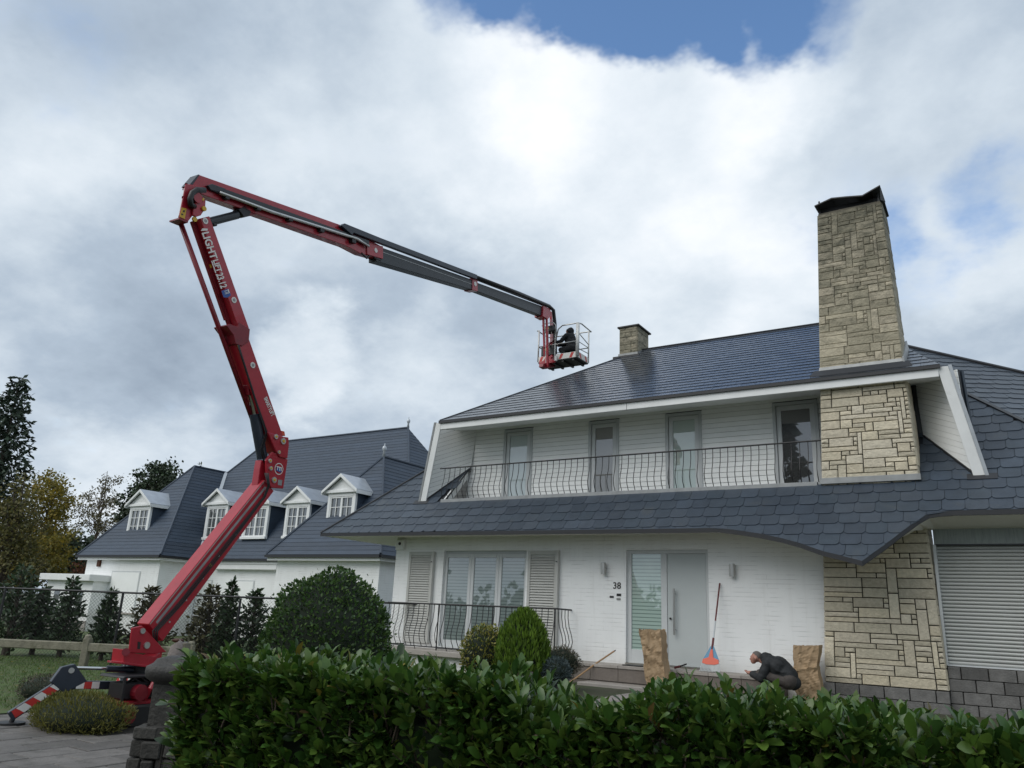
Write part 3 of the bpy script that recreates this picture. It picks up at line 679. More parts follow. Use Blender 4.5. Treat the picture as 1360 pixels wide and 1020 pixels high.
# --- balcony recess
RW = 16.7; RB, RTZ = 4.10, 6.34
UD = [(-11.04, -10.17, M_GL_PALE), (-8.575, -7.77, M_GL_CURT), (-6.60, -5.74, M_GL_FROST), (-4.17, -3.24, M_GL_DARK)]
def recess():
    wl = cells(MB(), -12.4, -2.6, RB, RTZ, RW, RW+.15, [(a, b, RB, 6.2) for a, b, _ in UD]).build('balcony_wall', M_EDGE, HOUSE)
    pitch = .112; z = RB
    edges = [-12.4]+[v for a, b, _ in UD for v in (a, b)]+[-2.6]
    segs = [(edges[i], edges[i+1]) for i in range(0, len(edges), 2)]
    while z < RTZ:
        top = min(z+pitch-.005, RTZ)
        for (a, b) in (segs if z < 6.19 else [(-12.4, -2.6)]):
            MB().add([(a, RW-.026, z), (b, RW-.026, z), (b, RW-.012, top), (a, RW-.012, top), (a, RW-.001, z), (b, RW-.001, z), (b, RW-.001, top), (a, RW-.001, top)],
                     [(0, 1, 2, 3), (7, 6, 5, 4), (0, 4, 5, 1), (3, 2, 6, 7), (0, 3, 7, 4), (1, 5, 6, 2)]).build('siding_board', M_BOARD, wl)
        z += pitch
    for a, b, g in UD:
        mb = MB(); mb.b6(a, a+.07, RW-.05, RW+.1, RB, 6.2); mb.b6(b-.07, b, RW-.05, RW+.1, RB, 6.2); mb.b6(a+.07, b-.07, RW-.05, RW+.1, 6.13, 6.2)
        d = mb.build('balcony_door', M_FRAME, HOUSE, bev=.005)
        mb = MB(); mb.b6(a+.075, a+.17, RW-.015, RW+.06, RB, 6.125); mb.b6(b-.17, b-.075, RW-.015, RW+.06, RB, 6.125); mb.b6(a+.17, b-.17, RW-.015, RW+.06, 6.03, 6.125); mb.b6(a+.17, b-.17, RW-.015, RW+.06, RB, RB+.16)
        mb.build('sash_frame', M_FRAME2, d, bev=.005)
        box('pane', a+.165, b-.165, RW+.015, RW+.03, RB+.15, 6.04, g, d)
    box('return_wall', -1.6, -.7, 16.66, 16.76, 4.6, 6.3, M_EDGE, HOUSE); box('return_deck', -1.75, -1.2, 15.75, 16.7, 4.0, 4.25, M_DECK, HOUSE)
    box('balcony_floor', -12.1, -2.7, 15.66, RW, 4.00, 4.10, M_LEAD, HOUSE)
    box('balcony_curb', -12.15, -3.13, 15.585, 15.70, 4.17, 4.285, M_LEAD, HOUSE, .008)
    # lower left triangle between slope and deck
    side = MB().prism([(-12.1, 15.68, 4.28), (-12.1, 16.62, 5.24), (-12.1, 16.62, 4.1), (-12.1, 15.68, 4.1)], (-.04, 0, 0)).build('side_panel', M_PAINT, HOUSE)
    MB().prism([(-12.095, 15.98, 4.30), (-12.095, 16.60, 4.95), (-12.095, 16.60, 4.30)], (-.003, 0, 0)).build('side_inset', M_GL_DARK, side)  # dark triangle let into the side panel
    # cheeks with slanting boards
    for sg, fb, ft, bb, bt in ((1, V((-12.65, 15.67, 4.30)), V((-12.19, 15.50, 6.24)), V((-12.03, 16.62, 5.24)), V((-11.93, 16.69, 6.33))),
                               (-1, V((-.55, 15.67, 4.30)), V((-.91, 15.50, 6.24)), V((-1.33, 16.62, 5.24)), V((-1.40, 16.69, 6.33)))):
        u = (bb-fb); u.z = 0; u.normalize(); nn = u.cross(bt-fb).normalized(); nn = nn if nn.x*sg > 0 else -nn; v = nn.cross(u); v = v if v.z > 0 else -v
        P = [((p-fb).dot(u), (p-fb).dot(v)) for p in (fb, bb, bt, ft)]
        if sum(a[0]*b[1]-b[0]*a[1] for a, b in zip(P, P[1:]+P[:1])) < 0: P.reverse()
        ck = MB().prism([fb+u*p[0]+v*p[1]-nn*.03 for p in P], nn*-.03).build('cheek_wall', M_EDGE, HOUSE)
        k = .42; c = -.6
        while c < 2.2:
            poly = clip(clip(P, -k, 1, c), k, -1, -(c+.107))
            if len(poly) > 2: MB().prism([fb+u*p[0]+v*p[1] for p in poly], nn*-.02).build('siding_board', M_BOARD, ck)
            c += .112
        MB().bar(fb+V((-.02*sg, 0, .0)), bb+V((0, 0, .0)), .06, .07, nn).build('flashing', M_EDGE, ck)
        wv = V((-.18*sg, 0, 0)); MB().prism([fb+V((0, -.045, -.05)), fb+wv+V((0, -.045, -.05)), ft+wv+V((0, -.045, .0)), ft+V((0, -.045, .0))], (0, .04, 0)).build('bargeboard', M_PAINT, ck, bev=.006)
        wv2 = V((-.235*sg, 0, 0)); MB().prism([fb+wv+V((0, -.055, -.05)), fb+wv2+V((0, -.055, -.05)), ft+wv2+V((0, -.055, .02)), ft+wv+V((0, -.055, .02))], (0, .09, 0)).build('rake_trim', M_ZINC if sg < 0 else M_LEAD, ck)
        MB().prism([fb+u*p[0]+v*p[1]-nn*.10 for p in P], nn*-.04).build('cheek_cladding', M_SLATE, ck)
        MB().bar(fb+V((.1*sg, -.06, -.06)), fb+V((-.36*sg, -.06, -.06)), .16, .02, P1N).build('base_flashing', M_EDGE, ck)
recess()

# --- railings
def baluster(mb, x, y, zt, zb, belly, dx=0., r=.009):
    h = zt-zb; prof = [(1, 0), (.82, .0), (.62, -.25), (.45, -.75), (.30, -1), (.16, -.72), (.06, -.2), (0, 0)]
    return mb.tube([(x-dx*b*belly, y+(0 if dx else b*belly), zb+h*a) for a, b in prof], r, 5)
def railings():
    r = MB().tube([(-12.28, 15.655, 5.082), (-3.0, 15.655, 5.092)], .017, 8).build('balcony_railing', M_IRON, HOUSE)
    x = -12.12
    while x < -3.1: baluster(MB(), x, 15.655, 5.08, 4.28, .10, r=.0085).build('baluster', M_IRON, r); x += .158
    y = 14.98; zt, zb = 1.745, .80; xa, xb = -13.05, -8.42
    mb = MB(); mb.tube([(xa, D, zt), (xa, y, zt), (xb, y, zt+.01), (xb, D, zt)], .018, 8); mb.tube([(xa, D, zb), (xa, y, zb), (xb, y, zb), (xb, D, zb)], .013, 6)
    r = mb.build('terrace_railing', M_IRON, HOUSE)
    x = xa+.05; i = 0
    while x < xb:
        baluster(MB(), x, y, zt, zb if i % 6 else zb-.14, .12).build('baluster', M_IRON, r); x += .152; i += 1
    for k in range(1, 5): baluster(MB(), xb, y+k*.142, zt, zb, .12, dx=1.).build('baluster', M_IRON, r)
    for px in (-11.5, -10.0, xb): MB().bar((px, y-.002, zt), (px, y-.002, zb-.1), .022, .022).build('rail_post', M_IRON, r)
railings()
# terrace slab below the window and the entrance step
box('terrace_slab', -13.7, -8.25, 14.75, D-.002, .62, .735, M_STEPTOP, HOUSE, .01)
box('terrace_face', -13.55, -8.35, 14.9, D-.004, -.1, .62, M_WHITE, HOUSE)
def step():
    st = box('entrance_step', -8.2, -3.9, 15.02, D-.003, .1, .66, M_STEP, HOUSE)
    x = -8.2
    while x < -3.95:
        b = min(x+.61, -3.9); box('step_slab', x+.003, b-.003, 14.98, D-.004, .665, .725, M_STEPTOP, st, .006); box('riser_tile', x+.003, b-.003, 15.0, 15.02, .42, .66, M_STEP, st, .004); x += .61
    box('lower_step', -7.6, -4.3, 14.45, 15.0, .1, .40, M_STEPTOP, st, .012)
step()

# --- right wing: roller shutter over block wall
def right_wing():
    rs = box('roller_shutter', -1.27, 4.5, D+.16, D+.2, 1.1, 3.1, M_ROLL, HOUSE)
    z = 1.12
    while z < 3.08:
        mb = MB(); pr_ = [(D+.15, z), (D+.128, z+.012), (D+.122, z+.03), (D+.132, z+.05), (D+.15, z+.056)]
        n = len(pr_); mb.add([(-1.265, a, b) for a, b in pr_]+[(4.5, a, b) for a, b in pr_], [(i, i+1, n+i+1, n+i) for i in range(n-1)]+[tuple(range(n)), tuple(reversed(range(n, 2*n)))])
        mb.build('shutter_slat', M_ROLL, rs, smooth=False); z += .0615
    box('bottom_rail', -1.27, 4.5, D+.10, D+.16, 1.07, 1.12, M_FRAME2, rs, .005)
    box('shutter_box', -1.28, 4.5, D+.06, D+.2, 3.10, 3.62, M_ROLLBOX, rs, .01); box('box_trim', -1.28, 4.5, D+.05, D+.062, 3.085, 3.11, M_EDGE, rs)
    box('guide_rail', -1.30, -1.255, D+.03, D+.2, 1.1, 3.1, M_FRAME2, rs)
    bw = box('block_wall', -3.25, 4.5, D+.03, D+.3, .0, 1.095, M_JOINT, HOUSE)
    for r in range(6):
        z0 = 1.09-(r+1)*.195; x = -1.27-(.0 if r % 2 else .2)
        while x < 2.2:
            a = max(x, -1.27)
            if x+.39 > a+.02: MB().b6(a+.005, x+.385, D-.015, D+.08, z0+.005, z0+.19).build('concrete_block', M_CONC, bw, bev=.006)
            x += .395
    for r in range(4):
        z0 = .695-(r+1)*.195; x = -3.24-(.0 if r % 2 else .2)
        while x < -1.3:
            a = max(x, -3.24); b = min(x+.385, -1.272)
            if b > a+.03: MB().b6(a+.005, b, D-.14, D+.03, z0+.005, z0+.19).build('concrete_block', M_CONC, bw, bev=.006)
            x += .395
right_wing()

# --- the tall stone chimney
CHY = D-.10; CHD = .86
def chx(z):
    t = (z-.7)/9.2; return -3.225+t*.44, -1.272-t*.295
CHZ = 9.88
def stone(mb, q, n, depth, rnd):
    """q: 4 corners (ccw seen from outside); a rough-faced block standing proud along n"""
    c = sum(q, V())/4; ins = [p+(c-p).normalized()*.005 for p in q]; k = 10; rim = []; top = []
    for i in range(4):
        p, p2 = ins[i], ins[(i+1) % 4]; rim.append(p); 
    f1 = [p+n*depth for p in ins]; f2 = [p+(c-p).normalized()*.022+n*(depth+.008+rnd.uniform(-.004, .006)) for p in ins]
    fc = c+n*(depth+.010+rnd.uniform(-.004, .008))
    mb.add(ins+f1+f2+[fc], [(i, (i+1) % 4, 4+(i+1) % 4, 4+i) for i in range(4)]+[(4+i, 4+(i+1) % 4, 8+(i+1) % 4, 8+i) for i in range(4)]+[(8+i, 8+(i+1) % 4, 12) for i in range(4)])
def pack(cols, rows, seed):
    rnd = random.Random(seed); g = [[0]*cols for _ in range(rows)]; out = []
    for r in range(rows):
        for c in range(cols):
            if g[r][c]: continue
            opts = [(8, 1), (7, 1), (5, 1), (4, 1), (7, 2), (6, 2), (8, 2), (5, 2), (4, 2), (3, 2), (2, 2), (2, 1), (1, 5), (2, 5), (2, 6), (3, 1), (9, 1)]
            wts = [6, 5, 4, 3, 5, 4, 4, 3, 2.5, 1.2, 1.2, 1, .2, .3, .25, 1, 4]
            for _ in range(14):
                w, h = rnd.choices(opts, wts)[0]
                if c+w <= cols and r+h <= rows and not any(g[r+j][c+i] for i in range(w) for j in range(h)): break
            else:
                w = 1; h = 1
                while c+w < cols and w < 5 and not g[r][c+w]: w += 1
            if c+w == cols-1 and h == 1 and not g[r][cols-1]: w += 1
            for j in range(h):
                for i in range(w): g[r+j][c+i] = 1
            out.append((c, r, w, h))
    return out
def chimney():
    rnd = random.Random(4)
    x0, x1 = chx(.7); a0, a1 = chx(CHZ); e = .0
    ch = MB()
    b = [(x0+.02, CHY+.02, .2), (x1-.02, CHY+.02, .2), (x1-.02, CHY+CHD, .2), (x0+.02, CHY+CHD, .2), (a0+.02, CHY+.02, CHZ), (a1-.02, CHY+.02, CHZ), (a1-.02, CHY+CHD-.02, CHZ), (a0+.02, CHY+CHD-.02, CHZ)]
    zs = 6.2; m0, m1 = chx(zs)
    def shell(za, zb, name, mt, par):
        (p0, p1), (q0, q1) = chx(za), chx(zb)
        return MB().add([(p0+.02, CHY+.02, za), (p1-.02, CHY+.02, za), (p1-.02, CHY+CHD-.02, za), (p0+.02, CHY+CHD-.02, za), (q0+.02, CHY+.02, zb), (q1-.02, CHY+.02, zb), (q1-.02, CHY+CHD-.02, zb), (q0+.02, CHY+CHD-.02, zb)],
                 [(0, 3, 2, 1), (4, 5, 6, 7), (0, 1, 5, 4), (1, 2, 6, 5), (2, 3, 7, 6), (3, 0, 4, 7)]).build(name, mt, par)
    c = shell(.2, 6.2, 'chimney', M_MORTAR, HOUSE)
    shell(6.2, CHZ, 'stack_core', M_MORTAR_T, c)
    cols, hh = 22, .0862
    todo = []
    rows = int((CHZ-.70)/hh)
    for (cc, rr, w, h) in pack(cols, rows, 21):
        za, zb = .70+rr*hh, .70+(rr+h)*hh
        if za > 3.45 and zb < 4.15: continue
        def P(u, z): l, r = chx(z); return V((l+(r-l)*u/cols, CHY+.02, z))
        mb = MB(); g = .001 if za > 6.2 else .005
        q = [P(cc, za)+V((g, 0, g)), P(cc+w, za)+V((-g, 0, g)), P(cc+w, zb)+V((-g, 0, -g)), P(cc, zb)+V((g, 0, -g))]
        stone(mb, q, V((0, -1, 0)), .018 if za > 6.2 else .022, rnd); todo.append((-w*h, za, mb))
    todo.sort(key=lambda t: t[0]); left = {0: MB(), 1: MB()}
    for i, (_, za, mb) in enumerate(todo):
        if i < 255: mb.build('stone', M_STONE_T if za > 6.2 else M_STONE, c)
        else: left[int(za > 6.2)].add(mb.v, mb.f)
    for k, m_ in left.items():
        if m_.v: o = m_.build('small_stones', M_STONE_T if k else M_STONE, c); o['kind'] = 'stuff'
    for (cc, rr, w, h) in pack(4, rows//2, 8):
        za, zb = .70+rr*hh*2, .70+(rr+h)*hh*2
        if zb < 4.3 and za > 3.3: continue
        def P(u, z): return V((chx(z)[1]-.02, CHY+.02+(CHD-.04)*u/4, z))
        q = [P(cc, za), P(cc+w, za), P(cc+w, zb), P(cc, zb)]; mb = MB(); stone(mb, q, V((1, 0, .03)), .018, rnd); mb.build('stone', M_STONE_T if za > 6.2 else M_STONE, c)
    # flashings
    l, r = chx(6.5)
    MB().prism([(l-.03, CHY-.05, 6.36), (r+.05, CHY-.05, 6.36), (r+.02, CHY-.01, 6.53), (l-.0, CHY-.01, 6.53)], (0, .05, .0)).build('lead_flashing', M_LEAD, c)
    MB().prism([(l-.16, 15.43, 6.31), (r+.16, 15.43, 6.31), (r+.10, CHY-.02, 6.45), (l-.10, CHY-.02, 6.45)], (0, 0, .02)).build('lead_apron', M_DECK, c)
    MB().prism([(r+.045, CHY-.04, 6.38), (r+.045, CHY+CHD, 6.97), (r+.02, CHY+CHD, 7.15), (r+.02, CHY-.04, 6.54)], (-.03, 0, 0)).build('lead_flashing', M_LEAD, c)
    l, r = chx(4.3); box('lead_flashing', l-.01, r+.03, CHY-.06, CHY+.0, 4.22, 4.335, M_LEAD, c, .006)
    # black metal cowl with raised corners
    edge = [onY(*p, CHY-.16) for p in ((1081.5, 273), (1104, 262.5), (1124, 260.5), (1145, 259), (1157, 252), (1168.5, 245.5))]
    far = [p+V((0, 1.15, .10 if i < 4 else -.12)) for i, p in enumerate(edge)]
    mb = MB(); n = len(edge); t = V((0, 0, -.025))
    mb.add(edge+far+[p+t for p in edge]+[p+t for p in far], [(i, i+1, n+i+1, n+i) for i in range(n-1)]+[(2*n+i+1, 2*n+i, 3*n+i, 3*n+i+1) for i in range(n-1)]+[(i+1, i, 2*n+i, 2*n+i+1) for i in range(n-1)]+[(n+i, n+i+1, 3*n+i+1, 3*n+i) for i in range(n-1)]+[(0, n, 3*n, 2*n), (n-1, 2*n-1, 4*n-1, 3*n-1)][:1]+[(n-1, 3*n-1, 4*n-1, 2*n-1)])
    cw = mb.build('cowl', M_BLACK, c)
    cr = edge[-1]; tri = onY(1176, 268, CHY+.05); MB().prism([cr, tri, V((cr.x-.02, cr.y+.05, tri.z-.02))], (0, .03, 0)).build('cowl_corner', M_BLACK, cw)
    l, r = chx(CHZ)
    for x in (l+.05, r-.05):
        for y in (CHY+.05, CHY+CHD-.1): MB().bar((x, y, CHZ-.02), (x, y, CHZ+.30), .03, .03).build('cowl_post', M_BLACK, cw)
    box('cowl_dark_fill', l+.06, r-.06, CHY+.10, CHY+CHD-.08, CHZ-.01, CHZ+.13, M_BLACK, cw)  # black block put in for the dark gap under the cowl
chimney()
def small_chimney():
    A = onY(822, 436, 19.35); B = onY(847, 433, 19.35); w = B.x-A.x; x0, x1 = A.x, B.x; y0, y1 = 19.0, 19.75; zt = 9.72
    A = onY(823, 436, y0); B = onY(846.5, 434, y0); x0, x1, zt = A.x, B.x, (A.z+B.z)/2
    c = box('small_chimney', x0, x1, y0, y1, 7.8, zt, M_MORTAR_T, HOUSE); rnd = random.Random(3); cols, rows = 6, 16; hh = (zt-8.3)/rows
    for (cc, rr, ww, h) in pack(cols, rows, 5):
        q = [V((x0+(x1-x0)*u/cols, y0, 8.3+v*hh)) for u, v in ((cc, rr), (cc+ww, rr), (cc+ww, rr+h), (cc, rr+h))]; mb = MB(); stone(mb, q, V((0, -1, 0)), .012, rnd); mb.build('stone', M_STONE_T, c)
    for (cc, rr, ww, h) in pack(5, 8, 9):
        q = [V((x1, y0+(y1-y0)*u/5, 8.3+v*hh*2)) for u, v in ((cc, rr), (cc+ww, rr), (cc+ww, rr+h), (cc, rr+h))]
        if 1 <= cc <= 3 and rr >= 6: continue
        mb = MB(); stone(mb, q, V((1, 0, 0)), .012, rnd); mb.build('stone', M_STONE_T, c)
    box('flue_opening', x1-.01, x1+.008, y0+.2, y1-.15, zt-.32, zt-.03, M_BLACK, c)
    box('cap_slab', x0-.05, x1+.07, y0-.06, y1+.08, zt, zt+.05, M_PILCAP, c, .01)
    MB().prism([(x0-.03, y0-.03, 8.52), (x1+.03, y0-.03, 8.52), (x1+.03, y0-.03, 8.70), (x0-.03, y0-.03, 8.70)], (0, .02, 0)).build('lead_flashing', M_LEAD, c)
    MB().prism([(x1+.03, y0-.03, 8.50), (x1+.03, y1, 8.92), (x1+.03, y1, 9.05), (x1+.03, y0-.03, 8.70)], (-.02, 0, 0)).build('lead_flashing', M_LEAD, c)
    box('lead_apron', x0-.14, x1+.1, y0-.14, y0-.03, 8.52, 8.60, M_EDGE, c)
small_chimney()

# ------------------------------------------------------------------ neighbouring house
ZE = 3.42; TP = math.tan(rad(55)); CN, SN = math.cos(rad(55)), math.sin(rad(55))
def courses(pts, row=.20, t=.012):
    """slate courses over a planar polygon (3D points)"""
    pts = [V(p) for p in pts]; n = V()
    for i in range(len(pts)): n += (pts[i]-pts[0]).cross(pts[(i+1) % len(pts)]-pts[0])
    n.normalize(); n = n if n.z > 0 else -n
    u = V((0, 0, 1)).cross(n).normalized(); v = n.cross(u); o = min(pts, key=lambda p: p.z)
    P = [((p-o).dot(u), (p-o).dot(v)) for p in pts]; top = max(p[1] for p in P); mb = MB(); r = 0
    while r*row < top:
        q = clip(clip(P, 0, 1, r*row), 0, -1, -((r+1)*row+.02))
        if len(q) > 2:
            w = lambda y: .010*(1-(y-r*row)/row)
            lo = [o+u*a+v*b+n*(w(b)-.03) for a, b in q]; hi = [o+u*a+v*b+n*w(b) for a, b in q]; k = len(q)
            mb.add(lo+hi, [tuple(range(k, 2*k))]+[(i, (i+1) % k, k+(i+1) % k, k+i) for i in range(k)])
        r += 1
    return mb
def neighbour():
    NB = empty('neighbour_house', (-29, 24, 0), 'white bungalow with steep slate hip roofs and five white dormers', 'house')
    # walls
    MB().b6(-38.3, -32.45, 21.75, 27, 0, ZE).build('left_wing_wall', M_WHITE, NB)
    MB().b6(-38.2, -19.7, 23.75, 32, 0, ZE).build('main_wall', M_WHITE, NB)
    MB().b6(-24.75, -19.4, 21.65, 27, 0, ZE).build('right_wing_wall', M_WHITE, NB)
    def hiproof(name, x0, x1, y0, y1, z, ridge=True):
        hw = (x1-x0)/2
        A, B = V((x0, y0, z)), V((x1, y0, z)); c = (x0+x1)/2
        d = min(hw, (y1-y0)/2)
        if hw <= (y1-y0)/2: R0_, R1_ = V((c, y0+hw, z+hw*TP)), V((c, y1-hw, z+hw*TP)); planes = [[A, B, R0_], [B, V((x1, y1, z)), R1_, R0_], [V((x0, y1, z)), A, R0_, R1_]]
        else: R0_, R1_ = V((x0+d, y0+d, z+d*TP)), V((x1-d, y0+d, z+d*TP)); planes = [[A, B, R1_, R0_], [B, V((x1, y1, z)), R1_], [V((x0, y1, z)), A, R0_], [V((x1, y1, z)), V((x0, y1, z)), R0_, R1_]]
        root = None
        for i, p in enumerate(planes):
            o = courses(p).build(name if i == 0 else 'roof_slope', M_SLATE_N, NB if i == 0 else root); root = root or o
        mb = MB(); 
        for i, p in enumerate(planes):
            for q in p:
                pass
        if hw <= (y1-y0)/2: lines = [(A, R0_), (B, R0_), (R0_, R1_)]
        else: lines = [(A, R0_), (B, R1_), (R0_, R1_)]
        for a, b in lines: mb.tube([a+V((0, 0, .03)), b+V((0, 0, .03))], .05, 5)
        mb.build('hip_caps', M_SLATE_N, root)
        g = MB(); g.bar(A+V((0, -.02, -.06)), B+V((0, -.02, -.06)), .1, .10); g.bar(B+V((.02, 0, -.06)), V((x1+.02, y1, z-.06)), .1, .10); g.build('gutter', M_EDGE, root)
        f = MB(); f.b6(x0+.05, x1-.05, y0+.04, y0+.09, z-.22, z-.09); f.b6(x1-.09, x1-.04, y0+.09, y1, z-.22, z-.09); f.b6(x0+.05, x1-.05, y0+.09, y0+.5, z-.16, z-.12); f.build('fascia', M_PAINT, root)
        return R0_, root
    hiproof('left_wing_roof', -38.75, -32.1, 21.45, 30, ZE)
    hiproof('main_roof', -38.6, -19.5, 23.42, 32.5, ZE)
    apex, rr = hiproof('right_wing_roof', -25.05, -19.1, 21.3, 30, ZE)
    for p, r in ((apex, .62), (V((-24.05, 27.96, 9.92)), .55)):
        mb = MB(); mb.tube([p, p+V((0, 0, .35*r)), p+V((0, 0, .42*r)), p+V((0, 0, .58*r)), p+V((0, 0, .72*r)), p+V((0, 0, .78*r)), p+V((0, 0, .95*r))], [.12*r, .07*r, .10*r, .16*r, .12*r, .04*r, .015], 10); mb.build('finial', M_ZINC, rr, smooth=True)
    v0, v1 = V((-32.1, 23.42, ZE)), V((-35.42, 26.74, ZE+3.32*TP))
    MB().bar(v0+V((.02, -.02, .08)), v1+V((.02, -.02, .08)), .16, .02, (1, -1, .8)).build('valley_flashing', M_ZINC, NB)
    MB().tube([(-32.2, 23.35, ZE-.12), (-32.35, 23.45, ZE-.35), (-32.4, 23.68, ZE-.6), (-32.4, 23.69, .1)], .05, 8).build('downpipe', M_PAINT, NB)
    box('awning_box', onY(285, 750, 23.6).x, onY(370, 750, 23.6).x, 23.5, 23.745, 2.95, 3.22, M_PAINT, NB, .03)
    for (pa, pb, y, zt) in ((149, 187, 21.75, 2.72), (266, 284, 23.75, 2.50), (312, 340, 23.75, 2.52), (369, 384, 23.75, 2.52)):
        xa, xb = onY(pa, 762, y).x, onY(pb, 762, y).x
        w = box('blind_window', xa, xb, y-.02, y+.06, .9, zt, M_FRAME2, NB); zz = .95
        b = box('closed_blind', xa+.06, xb-.06, y-.035, y-.02, .9, zt-.06, M_BOARD, w)
        box('sill', xa-.05, xb+.05, y-.10, y-.02, .83, .90, M_STEPTOP, w)
    al = onY(133, 747, 21.75); box('alarm_box', al.x-.12, al.x+.12, 21.65, 21.75, al.z-.2, al.z+.2, M_RUSSET, NB, .02)
    # dormers
    def dormer(pxl, pxr, pyb, pyt, yf):
        a, b = onY(pxl, pyb, yf), onY(pxr, pyb, yf); x0 = a.x; w = max(1.15, min(1.75, b.x-a.x)); x1 = x0+w; zb = a.z; zt = onY((pxl+pxr)/2, pyt, yf).z
        t = .14; fr = MB()
        fr.b6(x0, x0+t, yf, yf+.12, zb, zt); fr.b6(x1-t, x1, yf, yf+.12, zb, zt); fr.b6(x0+t, x1-t, yf, yf+.12, zt-t, zt); fr.b6(x0-.03, x1+.03, yf-.06, yf+.10, zb-.08, zb+.04)
        d = fr.build('dormer', M_PAINT, NB, bev=.01)
        # cornice, pediment
        ov = .20; ph = w*.34; xc = (x0+x1)/2
        box('cornice', x0-.12, x1+.12, yf-.10, yf+.2, zt, zt+.13, M_PAINT, d, .015)
        MB().prism([(x0-.05, yf-.02, zt+.13), (x1+.05, yf-.02, zt+.13), (xc, yf-.02, zt+.13+ph)], (0, .1, 0)).build('pediment', M_PAINT, d)
        back = yf+(zt+ph-ZE)/TP+1.6
        rm = MB()
        for sx, xx in ((-1, x0-ov), (1, x1+ov)):
            rm.prism([(xx, yf-.18, zt+.06), (xc, yf-.18, zt+.20+ph), (xc, back, zt+.20+ph), (xx, back, zt+.06)], (0, 0, .05))
        rm.build('dormer_roof', M_ZINC, d)
        for sx, xx in ((-1, x0-ov), (1, x1+ov)):
            MB().prism([(xx, yf-.2, zt-.02), (xx, yf-.2, zt+.09), (xc, yf-.2, zt+.24+ph), (xc, yf-.2, zt+.12+ph)], (0, .08, 0)).build('rake_board', M_PAINT, d)
            MB().prism([(xx-.01, yf-.18, zt-.06), (xx+.01, yf-.18, zt-.06), (xx+.01, yf-.18, zt+.08), (xx-.01, yf-.18, zt+.08)], (0, back-yf-.3, 0)).build('eave_board', M_PAINT, d)
            MB().b6(min(xx, xx-sx*ov), max(xx, xx-sx*ov), yf+.1, back-.6, zt-.03, zt+.03).build('soffit', M_PAINT, d)
        for xx in (x0, x1-.06): MB().b6(xx, xx+.06, yf+.12, back, zb-.2, zt).build('cheek', M_SLATE_N, d)
        # casement: two leaves, each two by three panes
        box('pane', x0+t, x1-t, yf+.07, yf+.085, zb+.04, zt-t, M_GL_NB, d)
        wx0, wx1, wz0, wz1 = x0+t, x1-t, zb+.04, zt-t; mid = (wx0+wx1)/2
        for l0, l1 in ((wx0, mid), (mid, wx1)):
            mb = MB(); s_ = .05
            mb.b6(l0, l0+s_, yf+.02, yf+.068, wz0, wz1); mb.b6(l1-s_, l1, yf+.02, yf+.068, wz0, wz1); mb.b6(l0+s_, l1-s_, yf+.02, yf+.068, wz0, wz0+s_); mb.b6(l0+s_, l1-s_, yf+.02, yf+.068, wz1-s_, wz1)
            mb.build('casement_frame', M_PAINT, d)
            for k in (1, 2): box('glazing_bar', l0+s_, l1-s_, yf+.035, yf+.066, wz0+(wz1-wz0)*k/3-.014, wz0+(wz1-wz0)*k/3+.014, M_PAINT, d)
            box('glazing_bar', (l0+l1)/2-.014, (l0+l1)/2+.014, yf+.030, yf+.062, wz0+s_, wz1-s_, M_PAINT, d)
            MB().b6(l0+.06, l0+.06+(l1-l0)*.3, yf+.074, yf+.084, wz0+.05, wz1-.05).build('curtain', M_FRAME2, d)
    dormer(166.5, 194, 711, 673, 22.30); dormer(269, 297, 715, 671, 23.95); dormer(320, 352, 714, 671, 23.95); dormer(375, 407, 713, 669, 23.95); dormer(431, 468, 703, 655, 22.35)
neighbour()
# small flat roofed outbuilding at the far left
def shed():
    y = 21.0; a = onY(58, 800, y); b = onY(119, 800, y); t = onY(90, 771, y).z
    s = MB().b6(a.x, b.x, y, y+4, 0, t-.0).build('outbuilding', M_WHITE); tag(s, 'small white flat-roofed outbuilding beyond the wire fence', 'outbuilding')
    box('flat_roof', a.x-.3, b.x+.12, y-.3, y+4.2, t, t+.30, M_PAINT, s, .02)
    for p0, p1 in ((72, 79), (104, 110)):
        for z0, z1 in ((t-1.05, t-.45), (t-2.1, t-1.3)):
            w = box('window', onY(p0, 790, y).x, onY(p1, 790, y).x, y-.02, y+.05, z0, z1, M_GL_NB, s)
    box('plinth', a.x-.02, b.x+.02, y-.05, y, 0, .45, M_STEPTOP, s)
shed()

